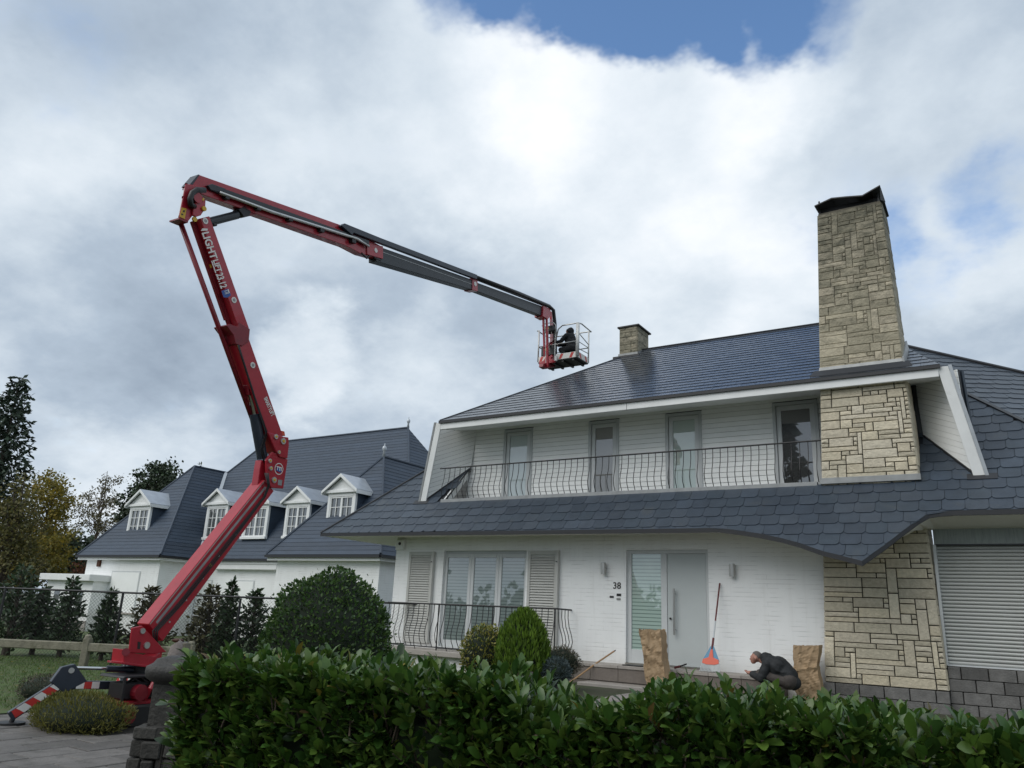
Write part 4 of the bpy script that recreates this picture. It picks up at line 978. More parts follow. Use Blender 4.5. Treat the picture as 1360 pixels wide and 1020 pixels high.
# ------------------------------------------------------------------ boom lift
LT = fwd(200, 880, 10.9); LB = fwd(732, 440, 23.6)
LH = V((LB.x-LT.x, LB.y-LT.y, 0)).normalized(); LS = V((LH.y, -LH.x, 0))
def LP(px, py, s=0.): return hit(px, py, LS, LS.dot(LT)+s)
def lpoly(mb, pts, s1, s0, mi=0): return mb.prism([LP(*p, s1) for p in pts], LS*(s0-s1), mi)
def lift():
    base = V((LT.x, LT.y, 0)); K = empty('boom_lift', base, 'red articulated boom lift on outriggers, arm raised over the roof', 'boom lift')
    def part(name, m, pts, s1, s0, parent=K, bev=.008): return lpoly(MB(), pts, s1, s0).build(name, m, parent, bev=bev)
    # chassis on tracks
    A = (LH*-1).copy(); ang = math.atan2(LH.y, LH.x)
    def C(u, s, z): return base+LH*u+LS*s+V((0, 0, z))
    for s in (-.42, .42):
        prof = [(-.75, .09), (-.68, .02), (-.55, 0), (.55, 0), (.68, .02), (.75, .09), (.75, .16), (.68, .23), (.55, .25), (-.55, .25), (-.68, .23), (-.75, .16)]
        tr = MB().prism([C(u, s-.11, z) for u, z in prof], LS*.22).build('track', M_RUBBER, K, bev=.015)
        for u in (-.6, -.2, .2, .6): MB().disc(C(u, s+.105, .125), LS, .08, .03, 14).build('track_wheel', M_RED2, tr)
    MB().prism([C(u, -.38, z) for u, z in ((-.70, .18), (.70, .18), (.80, .30), (-.80, .30))], LS*.76).build('chassis_tray', M_RED, K, bev=.012)
    MB().b6(0, 1, 0, 1, 0, 1)
    eng = MB(); eng.prism([C(u, .04, z) for u, z in ((-.62, .31), (-.15, .31), (-.15, .52), (-.62, .52))], LS*.32); eng.build('engine_block', M_BLACK, K, bev=.02)
    MB().tube([C(-.42, .34, .40), C(-.42, .46, .40)], .10, 14).build('air_filter', M_RED2, K)
    MB().tube([C(-.30, .38, .31), C(-.28, .44, .44), C(-.2, .40, .54)], .035, 8).build('fuel_pipe', M_RED, K); MB().bar(C(-.15, .40, .33), C(-.15, .42, .5), .05, .05).build('valve', M_SILVER, K)
    MB().prism([C(u, -.1, z) for u, z in ((-.68, .58), (-.10, .58), (-.12, .61), (-.66, .61))], LS*.5).build('engine_cover', M_BLACK, K, bev=.006)
    for u in (-.64, -.14): MB().bar(C(u, .38, .30), C(u, .38, .585), .03, .03).build('cover_post', M_BLACK, K)
    for k in range(4): MB().tube([C(-.5+k*.1, .2, .5), C(-.45+k*.1, .30+.03*k, .57), C(-.3+k*.1, .36, .48), C(-.1+k*.06, .30, .33)], .014, 6).build('hydraulic_hose', M_HOSE, K)
    MB().tube([C(.0, 0, .30), C(.0, 0, .71)], .22, 20).build('slew_ring', M_BLACK, K)
    # four outriggers
    foot0 = onZ(14, 963, 0); v = foot0-base; v.z = 0; r0 = v.length; a0 = math.atan2(v.y, v.x)
    for i in range(4):
        d = V((math.cos(a0+i*math.pi/2), math.sin(a0+i*math.pi/2), 0)); r = r0*(1.0 if i == 0 else 1.05); sd = V((-d.y, d.x, 0))
        def O(t, z, s=0.): return base+d*t+sd*s+V((0, 0, z))
        o = MB(); o.prism([O(r*.50, .50, -.05), O(r*.62, .72, -.05), O(r*.72, .68, -.05), O(r*.78, .50, -.05), O(r*.66, .36, -.05)], sd*.10); arm = o.build('outrigger', M_DKBLUE, K, bev=.008)
        MB().bar(O(.25, .44), O(r*.62, .46), .09, .10).build('inner_beam', M_DKBLUE, arm, bev=.006)
        MB().bar(O(r*.66, .52), O(r*1.02, .10), .08, .12).build('outer_leg', M_DKBLUE, arm, bev=.006)
        MB().tube([O(.15, .64), O(r*.36, .655)], .042, 12).build('cylinder', M_DKBLUE, arm); MB().tube([O(r*.36, .655), O(r*.66, .67)], .022, 10).build('piston_rod', M_CHROME, arm)
        MB().disc(O(r*.64, .64, .05), sd, .035, .012).build('pin', M_SILVER, arm); MB().disc(O(r*.64, .64, -.062), sd, .035, .012).build('pin', M_SILVER, arm); 
        MB().disc(O(r*1.0, .0), (0, 0, 1), .16, .035, 16).build('foot_pad', M_BLACK, arm); MB().tube([O(r*1.0, .03), O(r*.98, .16)], .03, 8).build('foot_post', M_BLACK, arm)
        for sgn in (-1, 1):
            p, q = O(r*.68, .497, sgn*.0415), O(r*1.0, .125, sgn*.0415); dv = (q-p)/6; up = V((0, 0, 1)); up = (up-dv.normalized()*up.dot(dv.normalized())).normalized()*.048
            for k in range(6):
                MB().prism([p+dv*k-up+dv*.0, p+dv*(k+1)-up, p+dv*(k+1)+up+dv*.45 if k < 5 else p+dv*(k+1)+up, p+dv*k+up+(dv*.45 if k else dv*0)], sd*sgn*.003).build('warning_stripe', M_STRED if k % 2 else M_STWHITE, arm)
            p, q = O(r*.40, .453, sgn*.0465), O(r*.58, .457, sgn*.0465); dv = (q-p)/3; up = V((0, 0, .042))
            for k in range(3): MB().prism([p+dv*k-up, p+dv*(k+1)-up, p+dv*(k+1)+up, p+dv*k+up], sd*sgn*.003).build('warning_stripe', M_STRED if k % 2 else M_STWHITE, arm)
    # turret
    part('turret', M_RED, [(164, 880), (213, 887), (216, 866), (205, 872), (170, 866), (166, 862)], .16, -.10)
    tp = part('pivot_plate', M_RED, [(171.5, 867), (175.5, 834), (189, 831), (221.5, 866), (206, 868.5)], .165, .135); part('pivot_plate', M_RED, [(171.5, 867), (175.5, 834), (189, 831), (221.5, 866), (206, 868.5)], -.10, -.13)
    part('turret_rim', M_RED, [(162, 882), (214, 889), (214, 886), (162, 879)], .19, -.12, bev=.004)
    for p, r in (((189, 838), .038), ((194.5, 857), .045)): MB().disc(LP(*p, .165), LS, r, .02, 14).build('bolt', M_SILVER, tp)
    part('slot', M_BLACK, [(183, 852), (187, 853), (186, 862), (182.5, 862)], .169, .164, tp, 0); MB().tube([LP(167, 866, .02), LP(167, 866, .18)], .05, 12).build('hinge_pin', M_RED2, tp)
    # lower boom
    lb = part('lower_boom', M_RED, [(197, 829), (351, 637), (364, 652), (216, 852)], .12, -.13)
    part('boom_groove', M_LEAD, [(207, 826), (352, 646), (353.5, 648), (209, 828.5)], .124, .12, lb, 0); 
    MB().bar(LP(199, 829, .118), LP(351, 639, .118), .012, .012).build('edge_strip', M_SILVER, lb)
    part('yellow_label', M_YELLOW, [(277, 751), (280, 748), (282, 750.5), (279, 753.5)], .125, .12, lb, 0)
    q = [LP(p[0], p[1], 0) for p in ((326, 659), (334, 649))]; top = (LP(351, 637, 0)-LP(364, 652, 0)).normalized()
    # knuckle
    k1 = part('knuckle_plate', M_RED, [(362, 600), (382.5, 610), (376.5, 649), (361, 648), (355, 640), (353.5, 611)], .17, .13); part('knuckle_plate', M_RED2, [(362, 600), (382.5, 610), (376.5, 649), (361, 648), (355, 640), (353.5, 611)], -.13, -.17)
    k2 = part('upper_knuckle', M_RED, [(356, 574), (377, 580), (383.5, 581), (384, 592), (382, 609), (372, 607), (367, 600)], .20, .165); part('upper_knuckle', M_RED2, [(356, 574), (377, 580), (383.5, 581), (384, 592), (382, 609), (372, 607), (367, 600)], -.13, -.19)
    for p, r, kk in (((375.5, 586), .055, k2), ((366, 580), .042, k2), ((370, 600.5), .03, k2), ((358, 612), .035, k1), ((359, 622), .035, k1), ((363.5, 637.5), .05, k1)):
        c = LP(*p, .2 if kk is k2 else .17); MB().disc(c, LS, r, .022, 14).build('bolt', M_SILVER, kk); MB().disc(c+LS*.02, LS, r*.45, .012, 8).build('bolt_head', M_YELLOW, kk)
    part('grey_label', M_LEAD, [(369.5, 637), (375, 637.5), (374, 645), (369, 644)], .174, .17, k1, 0)
    part('lamp', M_RKORANGE, [(374, 572), (378, 573), (379, 579), (375, 578)], .05, -.05, k2, .004)
    # emblem: white ring round a blue panel with white letters
    ec = LP(370.3, 622.8, .171); er = (LP(370.3, 615, .171)-ec).length
    xd = LH; zd = V((0, 0, 1)); ring = MB(); n = 28
    pts = [[ec+LS*.003+(xd*math.cos(2*math.pi*i/n)+zd*math.sin(2*math.pi*i/n))*rr for i in range(n)] for rr in (er, er*.86)]
    ring.add(pts[0]+pts[1], [(i, (i+1) % n, n+(i+1) % n, n+i) for i in range(n)]); em = ring.build('emblem_ring', M_STWHITE, k1)
    MB().prism([ec+LS*.002+xd*a*er+zd*b*er for a, b in ((-.62, -.40), (.15, -.50), (.55, -.55), (.70, -.1), (.62, .38), (-.50, .38))], LS*.002).build('emblem_panel', M_STBLUE, k1)
    text_mesh('emblem_letters', 'TTI', er*.85, ec-xd*er*.62-zd*er*.24, xd, zd+xd*.15, M_STWHITE, k1, .006, .004)
    # mast
    tb = part('mast_beam', M_RED, [(266, 290), (278.5, 287), (331.5, 437), (318.5, 441)], .12, .0)
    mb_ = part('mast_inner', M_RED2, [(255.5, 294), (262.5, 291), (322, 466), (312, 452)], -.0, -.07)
    lm = part('mast_lower', M_RED, [(312, 453), (331, 450), (375.5, 577), (372, 603), (365, 600)], .12, -.12)
    part('mast_step', M_RED2, [(300.5, 432), (310, 445), (313, 457), (322, 460), (331, 453), (332.5, 437), (318, 428), (316, 434), (306, 430)], .14, -.16, lm, .01)
    part('mast_link', M_RED2, [(278, 335), (285, 333), (287, 341), (281, 343)], .06, -.08, tb, .004)
    MB().tube([LP(240.5, 298, -.05), LP(338.5, 566, -.05)], .040, 10).build('levelling_rod', M_RED2, K, smooth=True)
    for px in ((248, 300), (252, 306)): pass
    MB().bar(LP(257, 300, -.04), LP(300, 425, -.04), .05, .05, LS).build('hose_tray', M_RED2, mb_)
    part('yellow_label', M_YELLOW, [(278, 351.5), (281.5, 350.5), (283, 355), (279.5, 356)], .006, .001, mb_, 0); part('yellow_label', M_YELLOW, [(313.5, 454.5), (316, 454), (320, 464), (317.5, 465)], .126, .12, lm, 0)
    for p, par in (((272.5, 293.5), tb), ((310.5, 398.5), tb), ((335.5, 485), lm)):
        c = LP(*p, .12); MB().disc(c, LS, .05, .01, 16).build('round_label', M_STWHITE, par); MB().disc(c+LS*.01, LS, .026, .004, 12).build('label_mark', M_LEAD, par)
    # lettering down the mast
    a, b = LP(270.5, 303, .121), LP(300.5, 391, .121); xd = (b-a).normalized(); yd = LS.cross(xd); L_ = (b-a).length
    t1 = text_mesh('lettering', 'LIGHT', .30, a+xd*.10-yd*.06, xd, yd, M_STWHITE, tb, .003, .008); w1 = t1.dimensions; bpy.context.view_layer.update()
    def fit(o, p, start, length, height):
        me = o.data; co = np.array([v_.co for v_ in me.vertices]); xa = co@np.array(xd); ya = co@np.array(yd)
        for v_, x_, y_ in zip(me.vertices, xa, ya):
            nx = (x_-xa.min())/(xa.max()-xa.min())*length; ny = (y_-ya.min())/(ya.max()-ya.min())*height; off = v_.co-xd*x_-yd*y_; v_.co = off+xd*nx+yd*ny
        o.location = p+xd*start+LS*.003-WL[o.parent]
    base_ = a-yd*.075
    fit(t1, base_, L_*.06, L_*.40, .15)
    t2 = text_mesh('lettering', 'LIFT', .2, a, xd, yd, M_STWHITE, tb, .003, .006); fit(t2, base_+yd*.035, L_*.475, L_*.185, .115)
    t3 = text_mesh('lettering', '23.12', .2, a, xd, yd, M_STWHITE, tb, .003, .006); fit(t3, base_, L_*.675, L_*.225, .15)
    MB().prism([base_+xd*(L_*x_)+yd*y_+LS*.002 for x_, y_ in ((.475, .0), (.66, .0), (.66, .02), (.475, .02))], LS*.002).build('letter_underline', M_STWHITE, tb)
    MB().prism([base_+xd*(L_*x_)+yd*y_+LS*.002 for x_, y_ in ((.0, .05), (.03, .0), (.045, .13), (.02, .15))], LS*.002).build('flame_mark', M_STWHITE, tb)
    MB().prism([base_+xd*(L_*x_)+yd*y_+LS*.002 for x_, y_ in ((.93, .0), (1.03, .0), (1.05, .08), (1.03, .16), (.93, .16))], LS*.002).build('mast_badge', M_STBLUE, tb)
    t4 = text_mesh('badge_letters', 'TTI', .1, a, xd, yd, M_STWHITE, tb, .006, .004); fit(t4, base_+yd*.05+LS*.004, L_*.935, L_*.06, .10)
    a2, b2 = LP(351, 528.5, .121), LP(361.5, 553, .121); xd = (b2-a2).normalized(); yd = LS.cross(xd)
    t5 = text_mesh('dealer_lettering', 'SMARTYLIFT', .1, a2, xd, yd, M_STWHITE, lm, .003, .003); fit(t5, a2-yd*.02, 0, (b2-a2).length, .085)
    for k in range(3): MB().tube([LP(205+k*1.5, 858, .135), LP(203+k*3, 838, .135+.01*k), LP(238+k*2, 800+k, .128), LP(300+k*2, 722+k, .128), LP(350+k, 660, .135), LP(356+k, 645, .20), LP(352+k*2, 628, .21)], .011, 6).build('hydraulic_hose', M_HOSE, lb, smooth=True)
    for k in range(2): MB().tube([LP(351+k*2, 615, .06), LP(346+k*3, 596, .10), LP(353+k*2, 575, .13), LP(340+k, 535, .125), LP(322+k, 478, .125), LP(316+k, 458, .15)], .011, 6).build('hydraulic_hose', M_HOSE, lm, smooth=True)
    for t in range(6): MB().disc(LP(225+t*22, 826-t*29, .12), LS, .014, .01, 8).build('bolt', M_SILVER, lb)
    # lift cylinder of the mast
    MB().tube([LP(348.5, 609, .0), LP(338, 550, .0)], .088, 16).build('mast_cylinder', M_DKBLUE, K); MB().tube([LP(338, 550, .0), LP(332.5, 524, .0)], .04, 12).build('piston_rod', M_CHROME, K)
    part('cylinder_lug', M_RED2, [(329, 511), (336, 510), (337, 523), (331, 525)], .06, -.06); part('cylinder_foot', M_RED, [(341, 650), (345, 622), (347, 611), (354, 612), (357, 640), (350, 641)], .06, -.08)
    # top knuckle frame
    side = [(247, 244), (263, 246.5), (267, 266), (258, 284), (250, 294), (238, 289)]
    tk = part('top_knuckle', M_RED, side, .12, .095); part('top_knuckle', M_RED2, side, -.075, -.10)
    for p, q in (((247, 244), (243, 262)), ((243, 262), (238, 289))):
        for s0, s1 in ((-.09, .10), ): MB().bar(LP(*p, s0), LP(*q, s1), .03, .02, LH).build('frame_brace', M_ALWHITE, tk)
    for p in ((247, 244.5), (243, 262), (238.5, 288)): MB().bar(LP(*p, -.09), LP(*p, .11), .035, .035).build('frame_bar', M_RED2, tk)
    part('bottom_plate', M_RED2, [(238, 289), (250, 294), (249.5, 296), (237.5, 291)], .12, -.10, tk, 0)
    part('yellow_plate', M_YELLOW, [(241.5, 275.5), (248, 277), (245.5, 291), (238.8, 288)], .124, .12, tk, 0)
    part('warning_mark', M_BLACK, [(243.6, 279), (245.6, 279.5), (245, 282), (243, 281.5)], .127, .124, tk, 0); part('warning_mark', M_BLACK, [(241.2, 283.5), (243.5, 284), (243, 286), (240.8, 285.5)], .127, .124, tk, 0)
    part('rocker', M_RED, [(257, 275), (263.5, 261), (270, 262), (273.5, 266), (273, 277), (267, 286), (261, 288), (257, 286)], .17, .125); MB().disc(LP(261.5, 263, .17), LS, .085, .03, 16).build('pivot_boss', M_RED, tk)
    MB().disc(LP(257.5, 291.5, .12), LS, .04, .03).build('bolt', M_YELLOW, tk); MB().disc(LP(270, 277.5, .17), LS, .04, .03).build('bolt', M_YELLOW, tk); part('amber_lamp', M_YELLOW, [(268, 262.5), (272, 263.5), (271, 267), (268.5, 266)], .20, .17, tk, .004)
    for s in (.16, .20): MB().tube([LP(272, 252.5, s), LP(262, 252, s), LP(255, 256.5, s), (LP(252.5, 264, s)), LP(253, 271, s), LP(258, 274.5, s-.05)], .045, 8).build('hose_loop', M_HOSE, K, smooth=True)
    # upper boom
    ub = part('upper_boom', M_RED, [(264.5, 232), (459, 301), (505, 326), (503, 343), (480, 337), (459, 326), (268, 258), (252, 249), (253, 244)], .10, -.08)
    part('boom_end_cap', M_DKBLUE, [(263.5, 231.5), (265.5, 232), (255, 247), (251.5, 245.5)], .105, -.085, ub, .004)
    MB().bar(LP(282, 250, .125), LP(489, 323, .125), .05, .10, V((0, 0, 1))).build('cable_channel', M_BOOMDK, ub)
    MB().tube([LP(292, 256, .17), LP(360, 281, .17), LP(455, 311, .17), LP(474, 317, .17), LP(490, 327, .17)], .028, 8).build('hydraulic_pipe', M_SILVER, ub, smooth=True)
    part('channel_box', M_BOOMDK, [(276, 246), (282, 244), (300, 250.5), (298, 257), (280, 252)], .16, .10, ub, .006)
    for t in range(5):
        c = (300+t*42, 262+t*14.6); part('pipe_clip', M_BLACK, [(c[0], c[1]-3.5), (c[0]+5, c[1]-1.7), (c[0]+5, c[1]+3), (c[0], c[1]+1)], .19, .10, ub, 0)
    # cylinder under the upper boom
    MB().tube([LP(277, 295, .02), LP(314.5, 285.5, .02)], .07, 14).build('boom_cylinder', M_BOOMDK, K); MB().tube([LP(314.5, 285.5, .02), LP(322, 283.6, .02)], .035, 10).build('piston_rod', M_CHROME, K)
    part('cylinder_bracket', M_BLACK, [(317, 278), (325, 272), (334, 281), (331, 287), (324, 288)], .10, -.06); part('cylinder_lug', M_RED2, [(331, 277), (340, 280), (343, 284), (331, 287)], .08, -.06); part('hose_end', M_BLACK, [(283, 296), (289, 295), (289, 300), (285, 300)], .08, 0)
    # telescopic sections
    t1_ = part('telescope_section', M_BOOMDK, [(500, 326), (632, 373), (632, 386), (500, 347)], .105, -.105)
    MB().bar(LP(503, 333, .108), LP(631, 379, .108), .008, .015).build('section_rib', M_LEAD, t1_)
    part('boom_head', M_RED, [(487, 323), (509, 327), (509, 344), (488, 338)], .125, -.10); MB().disc(LP(499, 332.5, .125), LS, .05, .01).build('round_label', M_STWHITE, ub)
    for s in ((480, 336, 487, 343, 493, 337), (497, 342, 505, 346, 508, 342)):
        MB().tube([LP(s[0], s[1], .1), LP(s[2], s[3], .1), LP(s[4], s[5], .1)], .02, 6).build('guide_loop', M_BLACK, ub)
    cc = MB(); lpoly(cc, [(453.5, 299.5), (458, 296.5), (506, 316), (634, 365), (634, 371), (509, 324), (470, 309), (468, 312)], .19, .10); lpoly(cc, [(453.5, 299.5), (458, 296.5), (506, 316), (634, 365), (634, 371), (509, 324), (470, 309), (468, 312)], -.02, -.06); cc.build('cable_carrier', M_DKBLUE, K, bev=.006)
    part('collar', M_RED, [(627.5, 369), (634.5, 371.5), (634.5, 387), (627.5, 385)], .125, -.125); MB().disc(LP(631, 377, .125), LS, .06, .01).build('round_label', M_STWHITE, ub)
    part('telescope_section', M_BOOMDK, [(633, 375), (724, 408), (724, 421), (633, 386.5)], .085, -.085)
    MB().tube([LP(633, 368.5, .15), LP(690, 390, .15), LP(729, 406.5, .15), LP(735, 412, .15), LP(737, 430, .15), LP(737.5, 470, .15)], .055, 8).build('cable_chain', M_HOSE, K, smooth=True)
    MB().tube([LP(633, 371.5, .05), LP(726, 407.5, .05)], .025, 6).build('hydraulic_pipe', M_BOOMDK, K)
    # jib links to the basket
    part('jib_head', M_RED, [(722, 406), (731, 410), (732, 419), (728, 424), (721, 420)], .14, -.14)
    for p, q, s, r in (((721.5, 420), (724, 488), -.12, .035), ((726, 420), (727.5, 488), .12, .035), ((731.5, 414), (734, 487), -.10, .04), ((735, 416), (736.5, 484), .10, .03)):
        MB().bar(LP(*p, s), LP(*q, s), r*1.5, r*2).build('jib_link', M_RED, K, bev=.006)
    for p, q in (((723, 462), (735, 452)), ((724, 487), (738, 484)), ((722, 438), (727, 439)), ((731, 440), (736, 441))): MB().bar(LP(*p, 0.05), LP(*q, 0.05), .05, .05).build('jib_cross', M_RED2, K)
    part('jib_foot', M_RED2, [(722, 483), (737, 480), (738, 487), (726, 490), (721, 487)], .08, -.06)
    for t in range(3): MB().bar(LP(723.4+t*4, 424, .14), LP(725+t*4, 482-t*14, .14), .008, .02).build('reflective_strip', M_STWHITE, K)
    # basket
    bx0, bx1, by0, by1, bz = -11.52, -10.20, 19.02, 19.72, 8.80
    bk = box('basket', bx0, bx1, by0, by1, bz, bz+.05, M_BLACK, K, .01)
    for x in np.linspace(bx0+.15, bx1-.15, 4): box('floor_rib', x-.03, x+.03, by0+.02, by1-.02, bz-.05, bz, M_BLACK, bk)
    def rail(pts, r=.018, m=M_SILVER): MB().tube(pts, r, 8).build('rail', m, bk, smooth=True)
    for x in (bx0, bx1):
        for y in (by0, by1): MB().tube([(x, y, bz+.05), (x, y, bz+1.05)], .024 if (x, y) != (bx1, by0) else .055, 10).build('post', M_ALWHITE, bk, smooth=True)
    MB().tube([(-10.95, by0, bz+.05), (-10.95, by0, bz+1.0)], .018, 8).build('post', M_ALWHITE, bk)
    for z in (.52, ): rail([(bx0, by0, bz+z), (bx1, by0, bz+z), (bx1, by1, bz+z), (bx0, by1, bz+z), (bx0, by0, bz+z)], .016)
    rail([(-10.95, by0, bz+.55), (-10.86, by0, bz+.98), (-10.72, by0, bz+1.08), (bx1, by0-.0, bz+1.08), (bx1+.08, by0+.08, bz+1.06), (bx1+.08, by1, bz+1.02), (bx1-.05, by1+.03, bz+1.05), (bx0, by1, bz+1.05), (bx0-.06, by1-.1, bz+1.05), (bx0-.06, by0, bz+1.05)], .02)
    rail([(-11.40, by0-.05, bz+1.16), (-11.25, by0-.08, bz+1.20), (-11.0, by0-.08, bz+1.20), (-10.93, by0-.05, bz+1.12), (-10.93, by0, bz+.80)], .014)
    rail([(bx1, by0, bz+.8), (bx1, by1, bz+.62)], .014); rail([(bx1, by0, bz+.3), (bx1, by1, bz+.34)], .014)
    for (xa, xb, ya, yb) in ((-10.9, bx1, by0-.012, by0+.004), (bx1-.004, bx1+.012, by0, by1), (bx0, -11.2, by0-.012, by0+.004)):
        tb_ = box('toe_board', xa, xb, ya, yb, bz+.03, bz+.20, M_STWHITE, bk)
        L2 = max(xb-xa, yb-ya); n_ = max(2, int(L2/.28))
        for i in range(n_):
            o = (i+.25)*L2/n_
            if xb-xa > yb-ya: MB().prism([(xa+o, ya-.003, bz+.04), (xa+o+.09, ya-.003, bz+.04), (xa+o+.16, ya-.003, bz+.19), (xa+o+.07, ya-.003, bz+.19)], (0, .003, 0)).build('red_chevron', M_STRED, tb_)
            else: MB().prism([(xb+.003, ya+o, bz+.19), (xb+.003, ya+o+.09, bz+.19), (xb+.003, ya+o+.16, bz+.04), (xb+.003, ya+o+.07, bz+.04)], (-.003, 0, 0)).build('red_chevron', M_STRED, tb_)
    cb_ = box('control_box', -11.30, -10.97, by0-.14, by0+.10, bz+.90, bz+1.10, M_BLACK, bk, .03); box('control_label', -11.22, -11.10, by0-.145, by0-.14, bz+.98, bz+1.04, M_YELLOW, cb_)
    tbx = box('tool_box', -11.42, -10.98, by0-.02, by0+.14, bz+.20, bz+.52, M_BLACK, bk, .02); box('tool_label', -11.28, -11.14, by0-.025, by0-.02, bz+.36, bz+.46, M_YELLOW, tbx)
    MB().tube([(-10.88, by0-.05, bz-.02), (-10.88, by0-.05, bz+.12)], .05, 10).build('work_lamp', M_ALWHITE, bk)
    for p, q in (((-11.45, by0-.02, bz-.06), (-11.0, by0-.04, bz+.16)), ((-11.2, by0-.05, bz+.15), (-10.95, by0-.05, bz-.05)), ((-11.45, by0-.02, bz-.02), (-10.9, by0-.04, bz-.02))): MB().bar(p, q, .06, .08).build('basket_bracket', M_RED, bk, bev=.006)
    return (bx0, bx1, by0, by1, bz)
BASKET = lift()

# ------------------------------------------------------------------ driveway, lawn, path
def paving():
    dr = box('driveway', -11.9, -6.0, 2.4, 7.9, -.10, -.004, M_JOINT, None); tag(dr, kind='structure'); rnd = random.Random(2)
    x = -11.8; i = 0
    while x < -6.3:
        y = 2.6-(i % 2)*.3; 
        while y < 7.6:
            if not (x < -9.75 and y > 5.6 and x > -11.0) and y > 3.3:
                h = rnd.uniform(-.004, .006); MB().b6(x+.008, x+.392, y+.008, y+.592, -.06, .004+h).build('paving_slab', M_SLAB, dr, bev=.008)
            y += .6
        x += .4; i += 1
    lw = MB().add([(-40, 2, .0), (-11.95, 2, .0), (-11.95, 7.95, .0), (-9.6, 7.95, .0), (-9.6, 14.2, .0), (-13.4, 16.5, .0), (-40, 40, .0)], [(0, 1, 2, 3, 4, 5, 6)]).build('lawn', M_GRASS, origin=(-20, 10, 0)); tag(lw, kind='structure')
    n = 26000; px = RNG.uniform(-22, -9.7, n); py = RNG.uniform(4.5, 13.5, n); keep = ~((px > -12.0) & (py < 8.0)); px, py = px[keep], py[keep]
    pos = np.stack([px, py, np.zeros(len(px))], 1); d = RNG.normal(0, .45, (len(px), 3)); d[:, 2] = 1
    v, f = scatter(pos, d, RNG.uniform(.03, .075, len(px)), DIAM_V, QUAD_F, wide=.22); g = raw('lawn_grass', v, f, M_BLADE); tag(g, 'short green grass of the lawn beside the lift', 'grass', kind='stuff')
    n = 320; px = RNG.uniform(-20, -11.5, n); py = RNG.uniform(5.5, 13, n); pos = np.stack([px, py, np.full(n, .035)], 1); d = RNG.normal(0, 1, (n, 3)); d[:, 2] *= .15
    v, f = scatter(pos, d, RNG.uniform(.06, .11, n), spin=np.zeros(n)); g = raw('fallen_leaves', v, f, M_AUTUMN); tag(g, 'fallen brown leaves scattered over the lawn', 'leaves', kind='stuff')
    pa = box('garden_path', -7.6, -4.2, 5.6, 14.44, -.05, GH-.02, M_JOINT, None)
    bpy.data.objects.remove(pa)
    pth = MB()
    ys = [5.6+i*.55 for i in range(17)]
    pth.add([(x, y, gz(x, y)+.004) for y in ys for x in (-6.0, -4.4)], [(2*i, 2*i+1, 2*i+3, 2*i+2) for i in range(len(ys)-1)]); pa = pth.build('garden_path', M_JOINT); tag(pa, kind='structure')
    for i in range(len(ys)-1):
        for x0, x1 in ((-6.0, -5.25), (-5.25, -4.4)):
            off = rnd.uniform(-.1, .1) if x0 < -5.5 else 0; y0, y1 = ys[i], ys[i+1]; g = .015
            xa, xb = (x0+g, -5.25+off*0-g) if x0 < -5.5 else (-5.25+g, x1-g)
            q = [V((xa, y0+g, gz(xa, y0)+.03)), V((xb, y0+g, gz(xb, y0)+.03)), V((xb, y1-g, gz(xb, y1)+.03)), V((xa, y1-g, gz(xa, y1)+.03))]; MB().prism(q, (0, 0, -.04)).build('flagstone', M_FLAG, pa, bev=.008)
paving()

# ------------------------------------------------------------------ vegetation
def core_blob(name, c, r, m, parent, seed=0, amp=.08):
    bm = bmesh.new(); bmesh.ops.create_icosphere(bm, subdivisions=3, radius=1)
    for v in bm.verts:
        k = 1+amp*MN.noise(v.co*2.2+V((seed, seed*1.7, 3))); v.co = V((v.co.x*r[0]*k, v.co.y*r[1]*k, v.co.z*r[2]*k))
    me = bpy.data.meshes.new(name); bm.to_mesh(me); bm.free(); me.materials.append(m); me.polygons.foreach_set('use_smooth', [True]*len(me.polygons)); return link(name, me, parent, c)
def ellipsoid_leaves(c, r, n, size, seed=0, amp=.1, inner=.16, zmin=-9, up=.35, tv=LEAF_V, tf=LEAF_T, wide=1., jit=.7):
    d = unit(n); k = np.array([1+amp*MN.noise(V(x)*2.2+V((seed, seed*1.7, 3))) for x in d]) if amp else np.ones(n)
    rr = np.array(r); p = d*rr*(k*(1-inner*RNG.random(n)**1.5))[:, None]+np.array(c); nrm = d/rr; nrm /= np.linalg.norm(nrm, axis=1, keepdims=True)
    keep = p[:, 2] > zmin; p, nrm = p[keep], nrm[keep]
    dirs = nrm*.75+RNG.normal(0, jit, p.shape)*.8+np.array([0, 0, up]); return scatter(p, dirs, RNG.uniform(.7, 1.25, len(p))*size, tv, tf, wide=wide)
def foliage(o, kind='stuff'): o['kind'] = kind; return o

